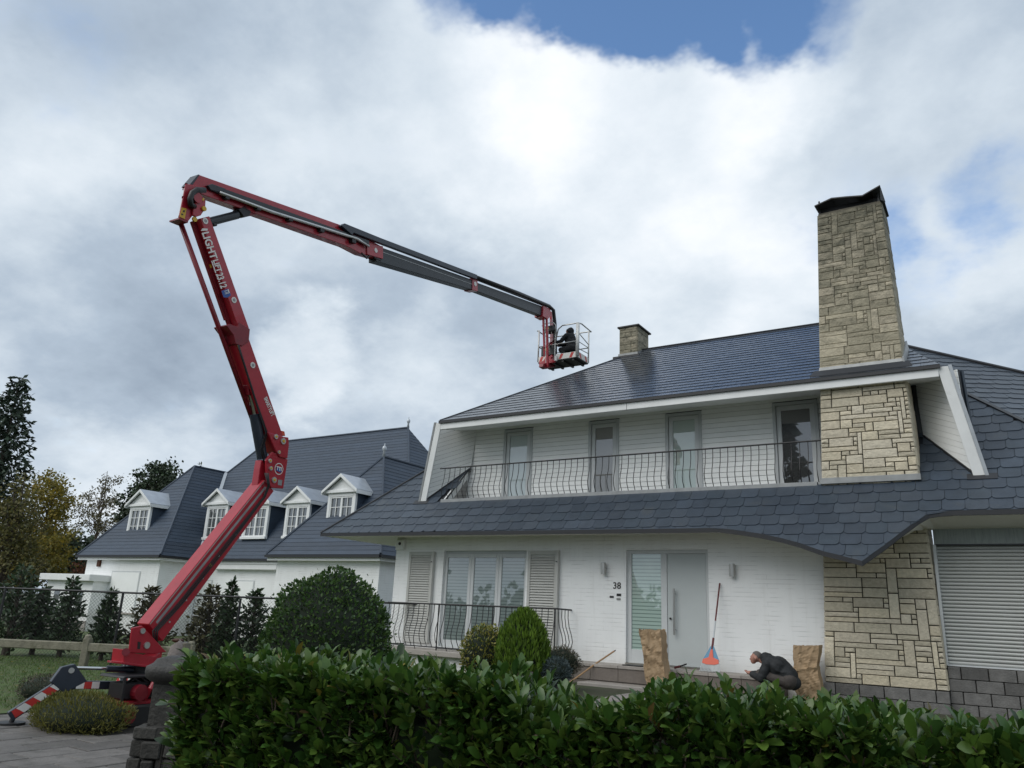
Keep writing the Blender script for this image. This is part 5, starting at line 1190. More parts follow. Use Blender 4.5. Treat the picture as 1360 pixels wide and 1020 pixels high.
def dome_bush():
    c = fwd(437, 838, 13.0); rx = 1.06; base = V((c.x, c.y, 0)); top = fwd(437, 757, 13.0).z
    b = empty('clipped_bush', base, 'large dome-shaped clipped green bush behind the laurel hedge', 'bush')
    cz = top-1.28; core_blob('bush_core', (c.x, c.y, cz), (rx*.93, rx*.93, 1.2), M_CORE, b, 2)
    v, f = join([ellipsoid_leaves((c.x, c.y, cz), (rx, rx, 1.28), 14500, .062, 2, .10, .15, 0.05, tv=LEAF_V*np.array([1.35, 1, 1])), ellipsoid_leaves((c.x, c.y, cz), (rx*1.05, rx*1.05, 1.34), 420, .055, 7, .14, .03, .6, up=.9)]); foliage(raw('foliage', v, f, M_BOX, b))
    MB().tube([base, base+V((.03, .02, .5))], [.09, .06], 8).build('trunk', M_BARK, b)
dome_bush()
def cypress():
    c = fwd(695, 850, 13.6); t = fwd(694, 811, 13.6).z; g = gz(c.x, c.y); h = t-g; base = V((c.x, c.y, g))
    b = empty('conical_cypress', base, 'bright green conical dwarf cypress in front of the terrace railing', 'conifer')
    def R(z): return .47*max(.02, (1-((z-.28)/.72)**2.3 if z > .28 else .75+.25*z/.28))**.62
    core = MB(); core.tube([base+V((0, 0, h*z)) for z in (0, .15, .3, .5, .7, .85, .97)], [R(z)*.84 for z in (0, .15, .3, .5, .7, .85, .97)], 14); core.build('cypress_core', M_CORE, b, smooth=True)
    n = 5200; z = RNG.random(n)**1.15; a = RNG.uniform(0, 2*np.pi, n); rr = np.array([R(x) for x in z])*(1-.14*RNG.random(n))*(1+.05*np.sin(a*9)+.04*np.sin(a*17+z*9))
    p = np.stack([c.x+rr*np.cos(a), c.y+rr*np.sin(a), g+h*z*.97], 1); d = np.stack([np.cos(a)*.32, np.sin(a)*.32, np.full(n, 1.)], 1)+RNG.normal(0, .14, (n, 3))
    v, f = scatter(p, d, RNG.uniform(.08, .15, n), DIAM_V, QUAD_F, wide=.32); foliage(raw('foliage', v, f, M_CYPRESS, b)); MB().tube([base, base+V((0, 0, .3))], .05, 8).build('trunk', M_BARK, b)
cypress()
def shrub(name, px, py, d, r, m, label, n, size, zoff=None, cat='shrub', up=.4, wide=1., tv=LEAF_V, tf=LEAF_T):
    c = fwd(px, py, d); g = gz(c.x, c.y); base = V((c.x, c.y, g)); b = empty(name, base, label, cat)
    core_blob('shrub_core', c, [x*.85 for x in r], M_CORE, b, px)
    v, f = ellipsoid_leaves(c, r, n, size, px, .22, .25, g, up, tv, tf, wide); foliage(raw('foliage', v, f, m, b))
    MB().tube([base, V((c.x, c.y, c.z))], .03, 6).build('stem', M_BARK, b); return b
shrub('variegated_shrub', 645, 868, 13.9, (.45, .45, .48), M_YELLOWLF, 'yellow variegated shrub left of the conical cypress', 2600, .06)
shrub('blue_juniper', 738, 893, 13.2, (.24, .24, .22), M_BLUEJUN, 'small blue-green juniper right of the conical cypress', 1500, .07, wide=.4)
shrub('heather_shrub', 745, 880, 14.2, (.36, .34, .28), M_HEATH, 'mottled heather shrub below the right end of the terrace railing', 2200, .05, wide=.5)
shrub('dried_flower_clump', 696, 915, 9.5, (.16, .16, .20), M_DRY, 'clump of greyish dried flower heads seen through the hedge', 900, .035)
shrub('low_juniper', 108, 951, 9.75, (.70, .52, .27), M_MOSSY, 'low spreading yellow-green juniper in front of the lift', 6500, .05, up=.9, wide=.45)
shrub('brown_shrub', 62, 916, 12.2, (.5, .4, .22), M_HEATH, 'low brownish shrub on the lawn behind the outrigger', 1800, .05, wide=.5)

def hedge():
    A, B = V((-4.62, 3.42, 0)), V((1.5, 4.74, 0)); ax = (B-A); Ln = ax.length; ax.normalize(); nb = V((-ax.y, ax.x, 0)); wd = .95
    H = empty('laurel_hedge', (A+B)/2+nb*wd*.5, 'long glossy cherry laurel hedge across the foreground', 'hedge')
    def top(u, w):
        t = 1.135+.055*MN.noise(V((u*1.1, w*1.3, 1)))+.05*MN.noise(V((u*3.1, w*3, 7)))
        t -= .13*math.exp(-((u-2.62)/.28)**2); t -= .05*sstep(3.2, 4.4, u); t += .025*(1-sstep(1.2, 2.2, u)); return t
    def P(u, w, z): return A+ax*u+nb*w+V((0, 0, z))
    mb = MB(); us = np.linspace(.10, Ln-.05, 34)
    for a, b in zip(us, us[1:]):
        mb.add([P(a, .14, 0), P(b, .14, 0), P(b, .14, top(b, .1)-.18), P(a, .14, top(a, .1)-.18), P(a, wd-.12, 0), P(b, wd-.12, 0), P(b, wd-.12, top(b, .8)-.18), P(a, wd-.12, top(a, .8)-.18)], [(0, 1, 2, 3), (3, 2, 6, 7), (5, 4, 7, 6)])
    mb.add([P(.10, .14, 0), P(.10, .14, 1.0), P(.10, wd-.12, 1.0), P(.10, wd-.12, 0)], [(0, 1, 2, 3)])
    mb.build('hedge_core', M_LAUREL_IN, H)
    shoots = []
    def add(u, w, z, d): shoots.append((P(u, w, z), V(d).normalized()))
    rnd = random.Random(5); fr = -nb
    for _ in range(1300):
        u, w = rnd.uniform(0, Ln), rnd.uniform(0, wd); add(u, w, top(u, w)-rnd.uniform(.06, .22), V((rnd.gauss(0, .28), rnd.gauss(0, .28), 1)))
    for _ in range(1450):
        u = rnd.uniform(0, Ln); z = top(u, 0)-rnd.random()**1.2*.95; add(u, rnd.uniform(.02, .16), z, fr*rnd.uniform(.5, 1.1)+V((rnd.gauss(0, .35), rnd.gauss(0, .2), rnd.uniform(.15, 1.0))))
    for _ in range(210):
        w = rnd.uniform(0, wd); z = top(0, w)-rnd.random()**1.1*1.0; add(rnd.uniform(.0, .14), w, z, -ax*rnd.uniform(.5, 1.1)+V((rnd.gauss(0, .3), rnd.gauss(0, .3), rnd.uniform(.1, .9))))
    for _ in range(150):
        u = rnd.uniform(0, Ln); add(u, wd-.05, top(u, wd)-rnd.random()*.5, nb+V((rnd.gauss(0, .3), rnd.gauss(0, .3), rnd.uniform(.2, 1))))
    for _ in range(70):    # taller spring shoots standing out of the top
        u, w = rnd.uniform(.8, Ln), rnd.uniform(0, .7); add(u, w, top(u, w)-.06, V((rnd.gauss(0, .22), rnd.gauss(0, .22), 1)))
    pos, dirs, size, stem = [], [], [], MB()
    for p, d in shoots:
        L = rnd.uniform(.10, .20); n = rnd.randint(7, 11); o = d.orthogonal().normalized(); q = d.cross(o); ph = rnd.uniform(0, 6.28); s0 = rnd.uniform(.8, 1.2)
        for k in range(n):
            t = (k+.3)/n; a = ph+k*2.4; rad_ = o*math.cos(a)+q*math.sin(a); spread = 1.25-t*.75
            dd = d*(.75+.55*t)+rad_*spread*.85+V((0, 0, .25)); pos.append(p+d*(L*t)); dirs.append(dd); size.append(s0*rnd.uniform(.066, .130)*(1.0-.22*(t > .85)))
    pos, dirs, size = np.array(pos), np.array(dirs), np.array(size)
    n = len(pos); lead = dirs/np.linalg.norm(dirs, axis=1, keepdims=True)
    Rm = frames(lead, RNG.normal(0, .45, n))
    flip = Rm[:, 2, 2] < 0; Rm[flip, :, 0] *= -1; Rm[flip, :, 2] *= -1
    # the leaves that show largest are objects of their own
    c = pos+lead*size[:, None]*.5-np.array(CAM); fwd_ = c@np.array(FW); sx = 680+FPX*(c@np.array(RT))/fwd_; sy = 510-FPX*(c@np.array(UP))/fwd_
    face = np.abs(np.einsum('ni,ni->n', Rm[:, :, 2], c/np.linalg.norm(c, axis=1, keepdims=True)))
    rel = pos-np.array(A); wn = rel@np.array(nb); un = rel@np.array(ax); tops = np.array([top(u_, w_) for u_, w_ in zip(un, wn)])
    outer = np.maximum(-(wn-.06)*6, (pos[:, 2]+lead[:, 2]*size-tops)*5).clip(-1, .6)
    score = face*(size/fwd_)*(1+outer); score[(sx < 5) | (sx > 1355) | (sy < 0) | (sy > 1015) | (fwd_ < .5)] = 0
    order = np.argsort(-score); big = set(order[:290].tolist()); rest = np.array([i for i in range(n) if i not in big])
    tv = LAUR_V
    me = bpy.data.meshes.new('leaf'); me.from_pydata(tv.tolist(), [], LAUR_T.tolist()); me.materials.append(M_LAUREL); me.polygons.foreach_set('use_smooth', [True]*len(me.polygons)); me.update()
    for i in order[:290]:
        ob = bpy.data.objects.new('leaf', me); COL.objects.link(ob); ob.parent = H; s_ = float(size[i])
        ob.matrix_basis = Matrix.Translation(V(pos[i])-WL[H]) @ Matrix(Rm[i].tolist()).to_4x4() @ Matrix.Scale(s_, 4)
    v = np.einsum('nij,kj->nki', Rm[rest], tv)*size[rest][:, None, None]+pos[rest][:, None, :]
    f = (LAUR_T[None]+(np.arange(len(rest))*len(tv))[:, None, None]).reshape(-1, 3)
    old = RNG.random(len(rest)) < .011; nk = len(tv); v = v.reshape(len(rest), nk, 3)
    def leaves(sel): k = int(sel.sum()); return v[sel].reshape(-1, 3), (LAUR_T[None]+(np.arange(k)*nk)[:, None, None]).reshape(-1, 3)
    foliage(raw('foliage', *leaves(~old), M_LAUREL, H, smooth=True)); foliage(raw('old_leaves', *leaves(old), M_OLDLEAF, H, smooth=True))
    sm = MB()
    for p, d in shoots[::2]: sm.tube([p-d*.15, p+d*.16], [.006, .003], 4)
    foliage(sm.build('shoots', M_TWIG, H))
hedge()

def conifer(name, base, h, r, m, label, group=None, nb=60, spray=.16, dens=14, droop=.25, upsweep=.0, power=.9, cat='conifer', lean=0.):
    base = V(base); b = empty(name, base, label, cat, group)
    MB().tube([base, base+V((lean*h*.5, 0, h*.5)), base+V((lean*h, 0, h*.98))], [r*.09+.02, r*.05+.015, .01], 7).build('trunk', M_BARK, b)
    parts = []; rnd = random.Random(int(abs(base.x*97+base.y*13))); br = MB()
    for i in range(nb):
        t = .06+.93*(i+rnd.random())/nb; a = i*2.39996+rnd.uniform(-.3, .3); L = r*(1-t)**power*rnd.uniform(.72, 1.12)+.04*r
        o = base+V((lean*h*t, 0, h*t)); d = V((math.cos(a), math.sin(a), upsweep-droop*.3)); tip = o+V((math.cos(a)*L, math.sin(a)*L, L*(upsweep-droop)))
        br.tube([o, o+(tip-o)*.6+V((0, 0, .05*L)), tip], [.012+.012*r*(1-t), .008, .004], 4)
        k = max(5, int(dens*L/r*1.6)); s_ = (np.arange(k)+RNG.random(k))/k
        p = np.array(o)+np.outer(s_**.8, np.array(tip-o))+RNG.normal(0, .04*L+.01, (k, 3)); p[:, 2] += .05*L*np.sin(s_*3.1)
        dd = np.array(d)*.7+RNG.normal(0, .55, (k, 3)); dd[:, 2] += upsweep*.5-.1
        parts.append(scatter(p, dd, RNG.uniform(.7, 1.3, k)*spray, DIAM_V, QUAD_F, wide=.55))
    v, f = join(parts); foliage(raw('crown', v, f, m, b)); br.build('branches', M_BARK, b)
    return b
def tree(name, base, h, blobs, m, label, leaf=.16, n=4000, trunk=.16, twigs=30, group=None, bark=None, hole=.3):
    """blobs: (dx,dy,z,rx,rz) crown lobes; leaves gathered in clumps inside them"""
    base = V(base); b = empty(name, base, label, 'tree', group); rnd = random.Random(int(abs(base.x*31+base.y*7)))
    tr = MB(); tr.tube([base, base+V((.05*h*.3, 0, h*.4)), base+V((0, .02*h, h*.72)), base+V((.01*h, 0, h*.93))], [trunk, trunk*.75, trunk*.4, .02], 8); tr.build('trunk', bark or M_BARK, b)
    parts = []; lb = MB(); tot = sum(q[3]**2*q[4] for q in blobs)
    for (dx, dy, z, rx, rz) in blobs:
        k = int(n*rx*rx*rz/tot); nc = max(8, k//55); cen = unit(nc)*(RNG.random((nc, 1))**(1/2.2))*np.array([rx, rx, rz])+np.array(base)+np.array([dx, dy, z])
        idx = RNG.integers(0, nc, k); p = cen[idx]+RNG.normal(0, .13*rx+.06, (k, 3))*np.array([1, 1, .75]); dd = RNG.normal(0, 1, (k, 3)); dd[:, 2] -= .2
        parts.append(scatter(p, dd, RNG.uniform(.6, 1.3, k)*leaf, DIAM_V, QUAD_F, wide=.9))
        for c in cen[:max(4, int(twigs*rx*rx*rz/tot))]:
            s = base+V((0, 0, min(h*.85, max(h*.2, c[2]-base.z-rx*.9)))); e = V(c); mid = (s+e)/2+V((rnd.uniform(-.2, .2), rnd.uniform(-.2, .2), rnd.uniform(0, .3)))*rx*.4
            lb.tube([s, mid, e], [trunk*.32, trunk*.16, .012], 5)
            for _ in range(2):
                q = e+V((rnd.gauss(0, .4), rnd.gauss(0, .4), rnd.uniform(.0, .7)))*rx*.55; lb.tube([mid+(e-mid)*.6, q], [.018, .006], 4)
    v, f = join(parts); foliage(raw('crown', v, f, m, b)); lb.build('branches', bark or M_BARK, b)
    return b
def g0(px, d): p = fwd(px, 800, d); return (p.x, p.y, 0)
# young conifers along the wire fence
YC = [(22, 20.6, 2.25, .95, M_YEW, 'dark bushy young conifer farthest left by the wire fence'), (56, 21.2, 1.7, .6, M_YEW, 'second dark young conifer from the left edge, by the fence'),
      (92, 20.8, 2.0, .55, M_YEW, 'young conifer with spreading tips left of the thin fence post'), (147, 20.4, 1.75, .42, M_YEW, 'narrow dark upright conifer beside the thin fence post'),
      (200, 20.8, 1.85, .75, M_YEWBR, 'bronze-green conifer directly behind the base of the red boom'), (280, 20.5, 1.95, .72, M_YEWBR, 'bronze-green conifer just right of the red boom'),
      (306, 20.2, 2.1, .42, M_YEW, 'slim dark conifer second to the left of the dome bush'), (340, 20.4, 1.9, .6, M_YEW, 'dark open-branched conifer touching the dome bush on its left')]
for px, d, h, r, m, lab in YC: conifer('young_conifer', g0(px, d), h, r, m, lab, 'young conifers along the wire fence', nb=80, spray=.15, dens=16, droop=-.05, upsweep=.35, power=.75)
# trees behind
conifer('spruce_tree', g0(-42, 52), 16.6, 3.4, M_SPRUCE, 'tall dark spruce at the left edge of the picture', nb=190, spray=.40, dens=46, droop=.30, power=.62, cat='tree')
tree('autumn_tree', g0(38, 49), 9.2, [(0, 0, 7.3, 1.7, 1.7), (-1.5, .3, 5.4, 1.8, 1.7), (1.3, 0, 4.6, 1.5, 1.7), (0, 0, 3.2, 2.2, 1.5), (-.6, 0, 8.2, 1.1, 1.1)], M_AUTUMN, 'yellow autumn tree left of the white bungalow', .17, 12000, .15, 70)
tree('fading_tree', g0(-6, 42), 8.6, [(-.3, 0, 6.4, 1.5, 1.6), (.9, 0, 5.0, 1.3, 1.4), (-.8, 0, 4.4, 1.7, 1.6), (.6, 0, 3.0, 1.9, 1.4)], M_OLIVE, 'olive-brown fading tree at the left edge below the spruce', .16, 7500, .14, 80)
tree('russet_tree', g0(104, 50), 4.6, [(0, 0, 2.9, 1.3, 1.2), (.9, 0, 2.3, .9, .8)], M_RUSSET, 'low russet-leaved tree above the flat-roofed outbuilding', .16, 1500, .1, 16)
tree('birch_tree', g0(108, 60), 12.0, [(0, 0, 9.5, 1.5, 1.6), (-1.1, 0, 8.1, 1.3, 1.5), (1.0, 0, 7.6, 1.2, 1.4), (0, 0, 6.0, 1.9, 1.4)], M_BIRCH, 'thin-leaved pale birch between autumn tree and dark pine', .15, 3200, .12, 110, bark=M_TWIG)
tree('pine_tree', g0(184, 64), 13.6, [(0, 0, 12.0, 1.7, 1.3), (-1.7, 0, 10.9, 1.7, 1.4), (-3.0, 0, 8.8, 1.7, 1.5), (-3.4, 0, 7.0, 1.5, 1.4), (1.7, 0, 10.8, 1.6, 1.4), (0, 0, 9.4, 2.6, 1.6), (-2.0, 0, 8.4, 1.9, 1.5), (-2.2, 0, 6.6, 1.9, 1.5), (1.5, 0, 9, 1.8, 1.4)], M_PINE, 'dark rounded pine behind the leftmost dormer', .26, 13000, .22, 40)
conifer('far_conifer', g0(240, 66), 13.2, 2.6, M_PINE, 'small dark conifer tip above the bungalow roof', nb=110, spray=.34, dens=36, droop=.2, cat='tree')
tree('dark_tree', g0(80, 56), 7.0, [(0, 0, 4.5, 2.6, 1.8), (-2.6, 0, 4.2, 2.2, 1.8), (2.6, 0, 4.0, 2.0, 1.7)], M_PINE, 'dark evergreen mass behind the yellow autumn tree', .3, 4500, .2, 20)

# trees on the other side of the street, seen only mirrored in the windows
def far_wood():
    parts = []
    for i in range(46):
        x = -48+i*1.35+RNG.uniform(-.6, .6); y = -17-RNG.uniform(0, 4); h = RNG.uniform(2.2, 3.6); k = 160
        p = np.array([x, y, h*.5])+RNG.normal(0, 1, (k, 3))*np.array([.75, .75, h*.26]); parts.append(scatter(p, unit(k), RNG.uniform(.3, .7, k)))
    for x, y, h, r in ((-13, -20, 17, 3.2), (-17.5, -24, 19, 3.4), (-30, -22, 12, 3), (3, -24, 11, 3)):
        k = 1700; t = RNG.random(k)**1.3; a = RNG.uniform(0, 6.28, k); rr = r*(1-t)*RNG.random(k)**.5*(.8+.3*np.sin(t*40)); p = np.stack([x+rr*np.cos(a), y+rr*np.sin(a), .8+h*t], 1); d = np.stack([np.cos(a), np.sin(a), np.full(k, -.3)], 1); parts.append(scatter(p, d, RNG.uniform(.5, 1.1, k)))
    v, f = join(parts); o = raw('far_wood', v, f, M_SPRUCE); tag(o, 'trees across the street, mirrored in the balcony glass', 'wood', kind='stuff')
far_wood()

# ------------------------------------------------------------------ fences, pillar, garden stones
def wire_fence():
    a = fwd(-30, 782, 19.3); b = fwd(560, 802, 19.3); a.z = b.z = 0; top = 1.66; ax = (b-a).normalized(); L = (b-a).length
    r = empty('wire_fence', (a+b)/2, 'black chain-link wire fence in front of the bungalow', 'fence')
    MB().tube([a+V((0, 0, top)), b+V((0, 0, top+.08))], .024, 8).build('top_rail', M_IRON, r); 
    p0 = 0
    x = (fwd(163, 800, 19.3)-a); x = math.hypot(x.x, x.y)
    k = x % 2.9
    while k < L: p = a+ax*k; MB().tube([p, p+V((0, 0, top+.02))], .03, 8).build('fence_post', M_IRON, r); k += 2.9
    m = MB(); s = .085; k = -top
    def seg(k0, sg):
        t0, t1 = 0., top
        p, q = k0, k0+sg*top
        if min(p, q) < 0 or max(p, q) > L: return
        A_, B_ = a+ax*p, a+ax*q+V((0, 0, top)); m.bar(A_, B_, .0035, .0035)
    while k < L+top: seg(k, 1); seg(k, -1); k += s
    foliage(m.build('wire_mesh', M_IRON, r))
    # low concrete post-and-rail fence
    a = fwd(-40, 880, 17.9); b = fwd(176, 880, 17.9); a.z = b.z = 0; ax = (b-a).normalized(); L = (b-a).length; r = empty('rail_fence', (a+b)/2, 'low weathered concrete rail fence with one stubby post', 'fence')
    pp = fwd(111, 880, 17.9); pp.z = 0; z0 = 1.6-(872-792)/1040*17.9
    for p in (pp, pp-ax*3.0, pp+ax*2.4):
        h = .66 if p is not pp else .70
        MB().bar(p, p+V((0, 0, h-.06)), .16, .16, ax).build('fence_post', M_FENCE, r, bev=.02); MB().tube([p+V((0, 0, h-.08)), p+V((0, 0, h-.01)), p+V((0, 0, h+.02))], [.085, .075, .03], 10).build('post_top', M_FENCE, r)
    nb_ = V((-ax.y, ax.x, 0))
    for s0, s1 in ((-4, 3.0), (3.0, 6.5)):
        p = pp+ax*(-3.2 if s0 < 0 else .05); q = pp+ax*(-.05 if s0 < 0 else 2.5); MB().bar(p+V((0, 0, .44))-nb_*.02, q+V((0, 0, .45))-nb_*.02, .09, .19).build('rail', M_FENCE, r, bev=.02)
wire_fence()
def pillar():
    c = fwd(221, 1000, 7.1); c.z = 0; r = empty('stone_pillar', c, 'dark stone gate pillar with broad rounded cap beside the hedge', 'pillar')
    d = V((FW.x, FW.y, 0)).normalized(); s = V((d.y, -d.x, 0)); rnd = random.Random(9)
    def ring(z0, prof, n=40, sq=5.0):   # rounded-square lathe
        vs = []; fs = []
        for (rr, z) in prof:
            for i in range(n):
                a = 2*math.pi*i/n; k = (abs(math.cos(a))**sq+abs(math.sin(a))**sq)**(-1/sq); vs.append(c+s*(rr*.88*k*math.cos(a))+d*(rr*.88*k*math.sin(a))+V((0, 0, z)))
        m = len(prof); fs = [(j*n+i, j*n+(i+1) % n, (j+1)*n+(i+1) % n, (j+1)*n+i) for j in range(m-1) for i in range(n)]+[tuple(range((m-1)*n, m*n)), tuple(reversed(range(n)))]
        return MB().add(vs, fs)
    ring(0, [(.19, .84), (.20, .86), (.235, .875), (.275, .905), (.285, .95), (.280, 1.0), (.250, 1.015), (.225, 1.03), (.20, 1.065), (.12, 1.085), (.0001, 1.09)]).build('cap', M_PILCAP, r, smooth=True)
    ring(0, [(.19, .50), (.192, .85), (.19, .86)], 24, 8).build('shaft', M_PILLAR, r)
    z = 0.
    while z < .50:
        h = rnd.uniform(.09, .15); h = min(h, .50-z)
        if h < .05: break
        for side in range(4):
            dn, ds = ((-d, s), (s, d), (d, -s), (-s, -d))[side]; u = -.24+rnd.uniform(-.02, .0); 
            while u < .21:
                w = rnd.uniform(.10, .24); w = min(w, .24-u); hw = .20+.05*(1-z/.5)
                p = c+dn*(hw-.08)+ds*(u+w/2)+V((0, 0, z+h/2)); MB().bar(p-ds*(w/2-.008), p+ds*(w/2-.008), .16+rnd.uniform(-.03, .05), h-.012, V((rnd.uniform(-.15, .15), rnd.uniform(-.15, .15), 1))).build('stone', M_PILLAR, r, bev=.010)
                u += w
        z += h
    box('pillar_core', c.x-.17, c.x+.17, c.y-.17, c.y+.17, 0, .5, M_MORTAR, r)
pillar()
def ornament():
    c = fwd(241, 850, 11.5); b = V((c.x, c.y, 0)); r = empty('garden_stone', b, 'rounded garden boulder with reddish top behind the stone pillar', 'boulder')
    core_blob('boulder', (c.x, c.y, c.z-.36), (.20, .17, .36), M_FLAG, r, 3, .2); core_blob('reddish_top', (c.x-.06, c.y-.02, c.z-.01), (.10, .08, .03), M_RUSSET, r, 5, .2)
    MB().bar((c.x+.14, c.y, 0), (c.x+.14, c.y, c.z-.03), .09, .09).build('stake', M_FENCE, r, bev=.015)
ornament()

# ------------------------------------------------------------------ things on the entrance step
def bag(px, pt, y, w, h, dpt, tilt, z0, label, seed, crease):
    x = onY(px, pt, y).x; b = V((x, y, z0)); rnd = random.Random(seed); rows, per = 26, 44; vs, fs = [], []
    for j in range(rows+1):
        t = j/rows
        for i in range(per):
            a = 4*i/per; k = int(a); fr_ = a-k; P4 = [(-1, -1), (1, -1), (1, 1), (-1, 1)]; p, q = P4[k], P4[(k+1) % 4]; u, v = p[0]+(q[0]-p[0])*fr_, p[1]+(q[1]-p[1])*fr_
            n1 = (1-2*abs(MN.noise(V((u*1.5+seed, v*1.5, t*3.2)))))*.8-.3; n2 = 1-2*abs(MN.noise(V((u*2.6+seed, v*2.6, t*7+u)))); pinch = 1-.06*math.sin(t*9+seed)*crease
            vs.append(b+V((u*w/2*pinch+n1*.020*crease+n2*.006*crease+tilt*t*h+.02*math.sin(t*5+seed), v*dpt/2*(1+n1*.16*crease)+n2*.030*crease-.02*math.exp(-((t-.62-.05*u)/.03)**2), t*h+(.035*n1+.02*u*n2 if j >= rows-1 else 0))))
    fs = [(j*per+i, j*per+(i+1) % per, (j+1)*per+(i+1) % per, (j+1)*per+i) for j in range(rows) for i in range(per)]+[tuple(reversed(range(per)))]
    o = MB().add(vs, fs).build('paper_bag', M_PAPER, origin=b); tag(o, label, 'paper bag', 'paper garden waste bags by the step')
    top = vs[rows*per:(rows+1)*per]; cm = sum(top, V())/per; inn = [p+(cm-p)*.07 for p in top]
    MB().add(top+inn+[p+V((0, 0, .03)) for p in top]+[p+V((0, 0, .03)) for p in inn], [(2*per+i, 2*per+(i+1) % per, 3*per+(i+1) % per, 3*per+i) for i in range(per)]+[(i, (i+1) % per, 2*per+(i+1) % per, 2*per+i) for i in range(per)]+[(per+(i+1) % per, per+i, 3*per+i, 3*per+(i+1) % per) for i in range(per)]).build('rolled_rim', M_PAPER, o)
    MB().add([p+(cm-p)*.08-V((0, 0, .25)) for p in top], [tuple(range(per))]).build('leaf_filling', M_RUSSET, o)
bag(877, 905, 14.72, .40, 1.0, .26, -.19, .40, 'crumpled brown paper sack leaning in front of the entrance door', 3, 1.2)
bag(1074, 915, 15.25, .42, .92, .26, .0, .34, 'upright brown paper sack between crouching man and stone pier', 8, 1.0)
def rake():
    top, hub = V((-5.10, 15.655, 2.37)), V((-5.13, 15.20, 1.17)); r = empty('leaf_rake', (-5.14, 15.05, .73), 'leaf rake with blue and orange head leaning on the wall', 'rake')
    def P(t): return top+(hub-top)*t
    MB().tube([P(0), P(.60)], .016, 8).build('handle', M_RKRED, r); MB().tube([P(.60), P(.86)], .017, 8).build('handle_sleeve', M_RKWHITE, r); MB().tube([P(.86), P(1.03)], .022, 8).build('socket', M_RKRED, r)
    dn = V((0, -.18, -.45)); dnn = dn.normalized()
    def Q(s, l, w=0.): return hub+V((s, 0, 0))+dnn*l+V((0, -.93, .37))*w
    MB().prism([Q(-.03, -.02), Q(.03, -.02), Q(.165, .26), Q(-.165, .26)], V((0, -.012, .004))).build('blue_fan', M_RKBLUE, r)
    MB().prism([Q(-.018, .05, .015), Q(.018, .05, .015), Q(.045, .20, .015), Q(.15, .24, .015), Q(.16, .31, .015), Q(.08, .335, .015), Q(-.08, .335, .015), Q(-.16, .31, .015), Q(-.15, .24, .015), Q(-.045, .20, .015)], V((0, -.012, .004))).build('orange_brace', M_RKORANGE, r)
    for i in range(15):
        a = -1+2*i/14; MB().tube([Q(a*.15, .26, .02), Q(a*.185, .43), Q(a*.19, .452)+V((0, -.03, -.005))], .0085, 5).build('tine', M_RKWHITE, r)
rake()
def stick():
    a, b = onY(815.5, 865, 15.35), onY(770, 897, 14.75); o = MB().tube([a, (a+b)/2+V((0, 0, .01)), b, b+(b-a).normalized()*.35], .017, 8).build('broom_handle', M_WOOD); tag(o, 'thin wooden broom handle sticking out above the hedge', 'broom'); MB().tube([a, a+(a-b).normalized()*.04], .012, 8).build('handle_tip', M_TWIG, o)
    c = V((-5.75, 15.15, .725)); r = MB().bar(c+V((-.12, .02, .03)), c+V((.02, -.05, .07)), .05, .04).build('hand_tool', M_RKRED, bev=.008); tag(r, 'small dark red hand tool lying on the step beside the sack', 'tool'); MB().tube([c+V((.02, -.05, .07)), c+V((.16, -.10, .12))], .014, 8).build('tool_grip', M_BLACK, r)
    c = V((-6.65, 15.2, .725)); m = box('door_mat', c.x-.28, c.x+.12, c.y-.12, c.y+.16, .7265, .745, M_BLACK, None, .004); tag(m, 'small dark mat on the step below the side light', 'mat')
stick()

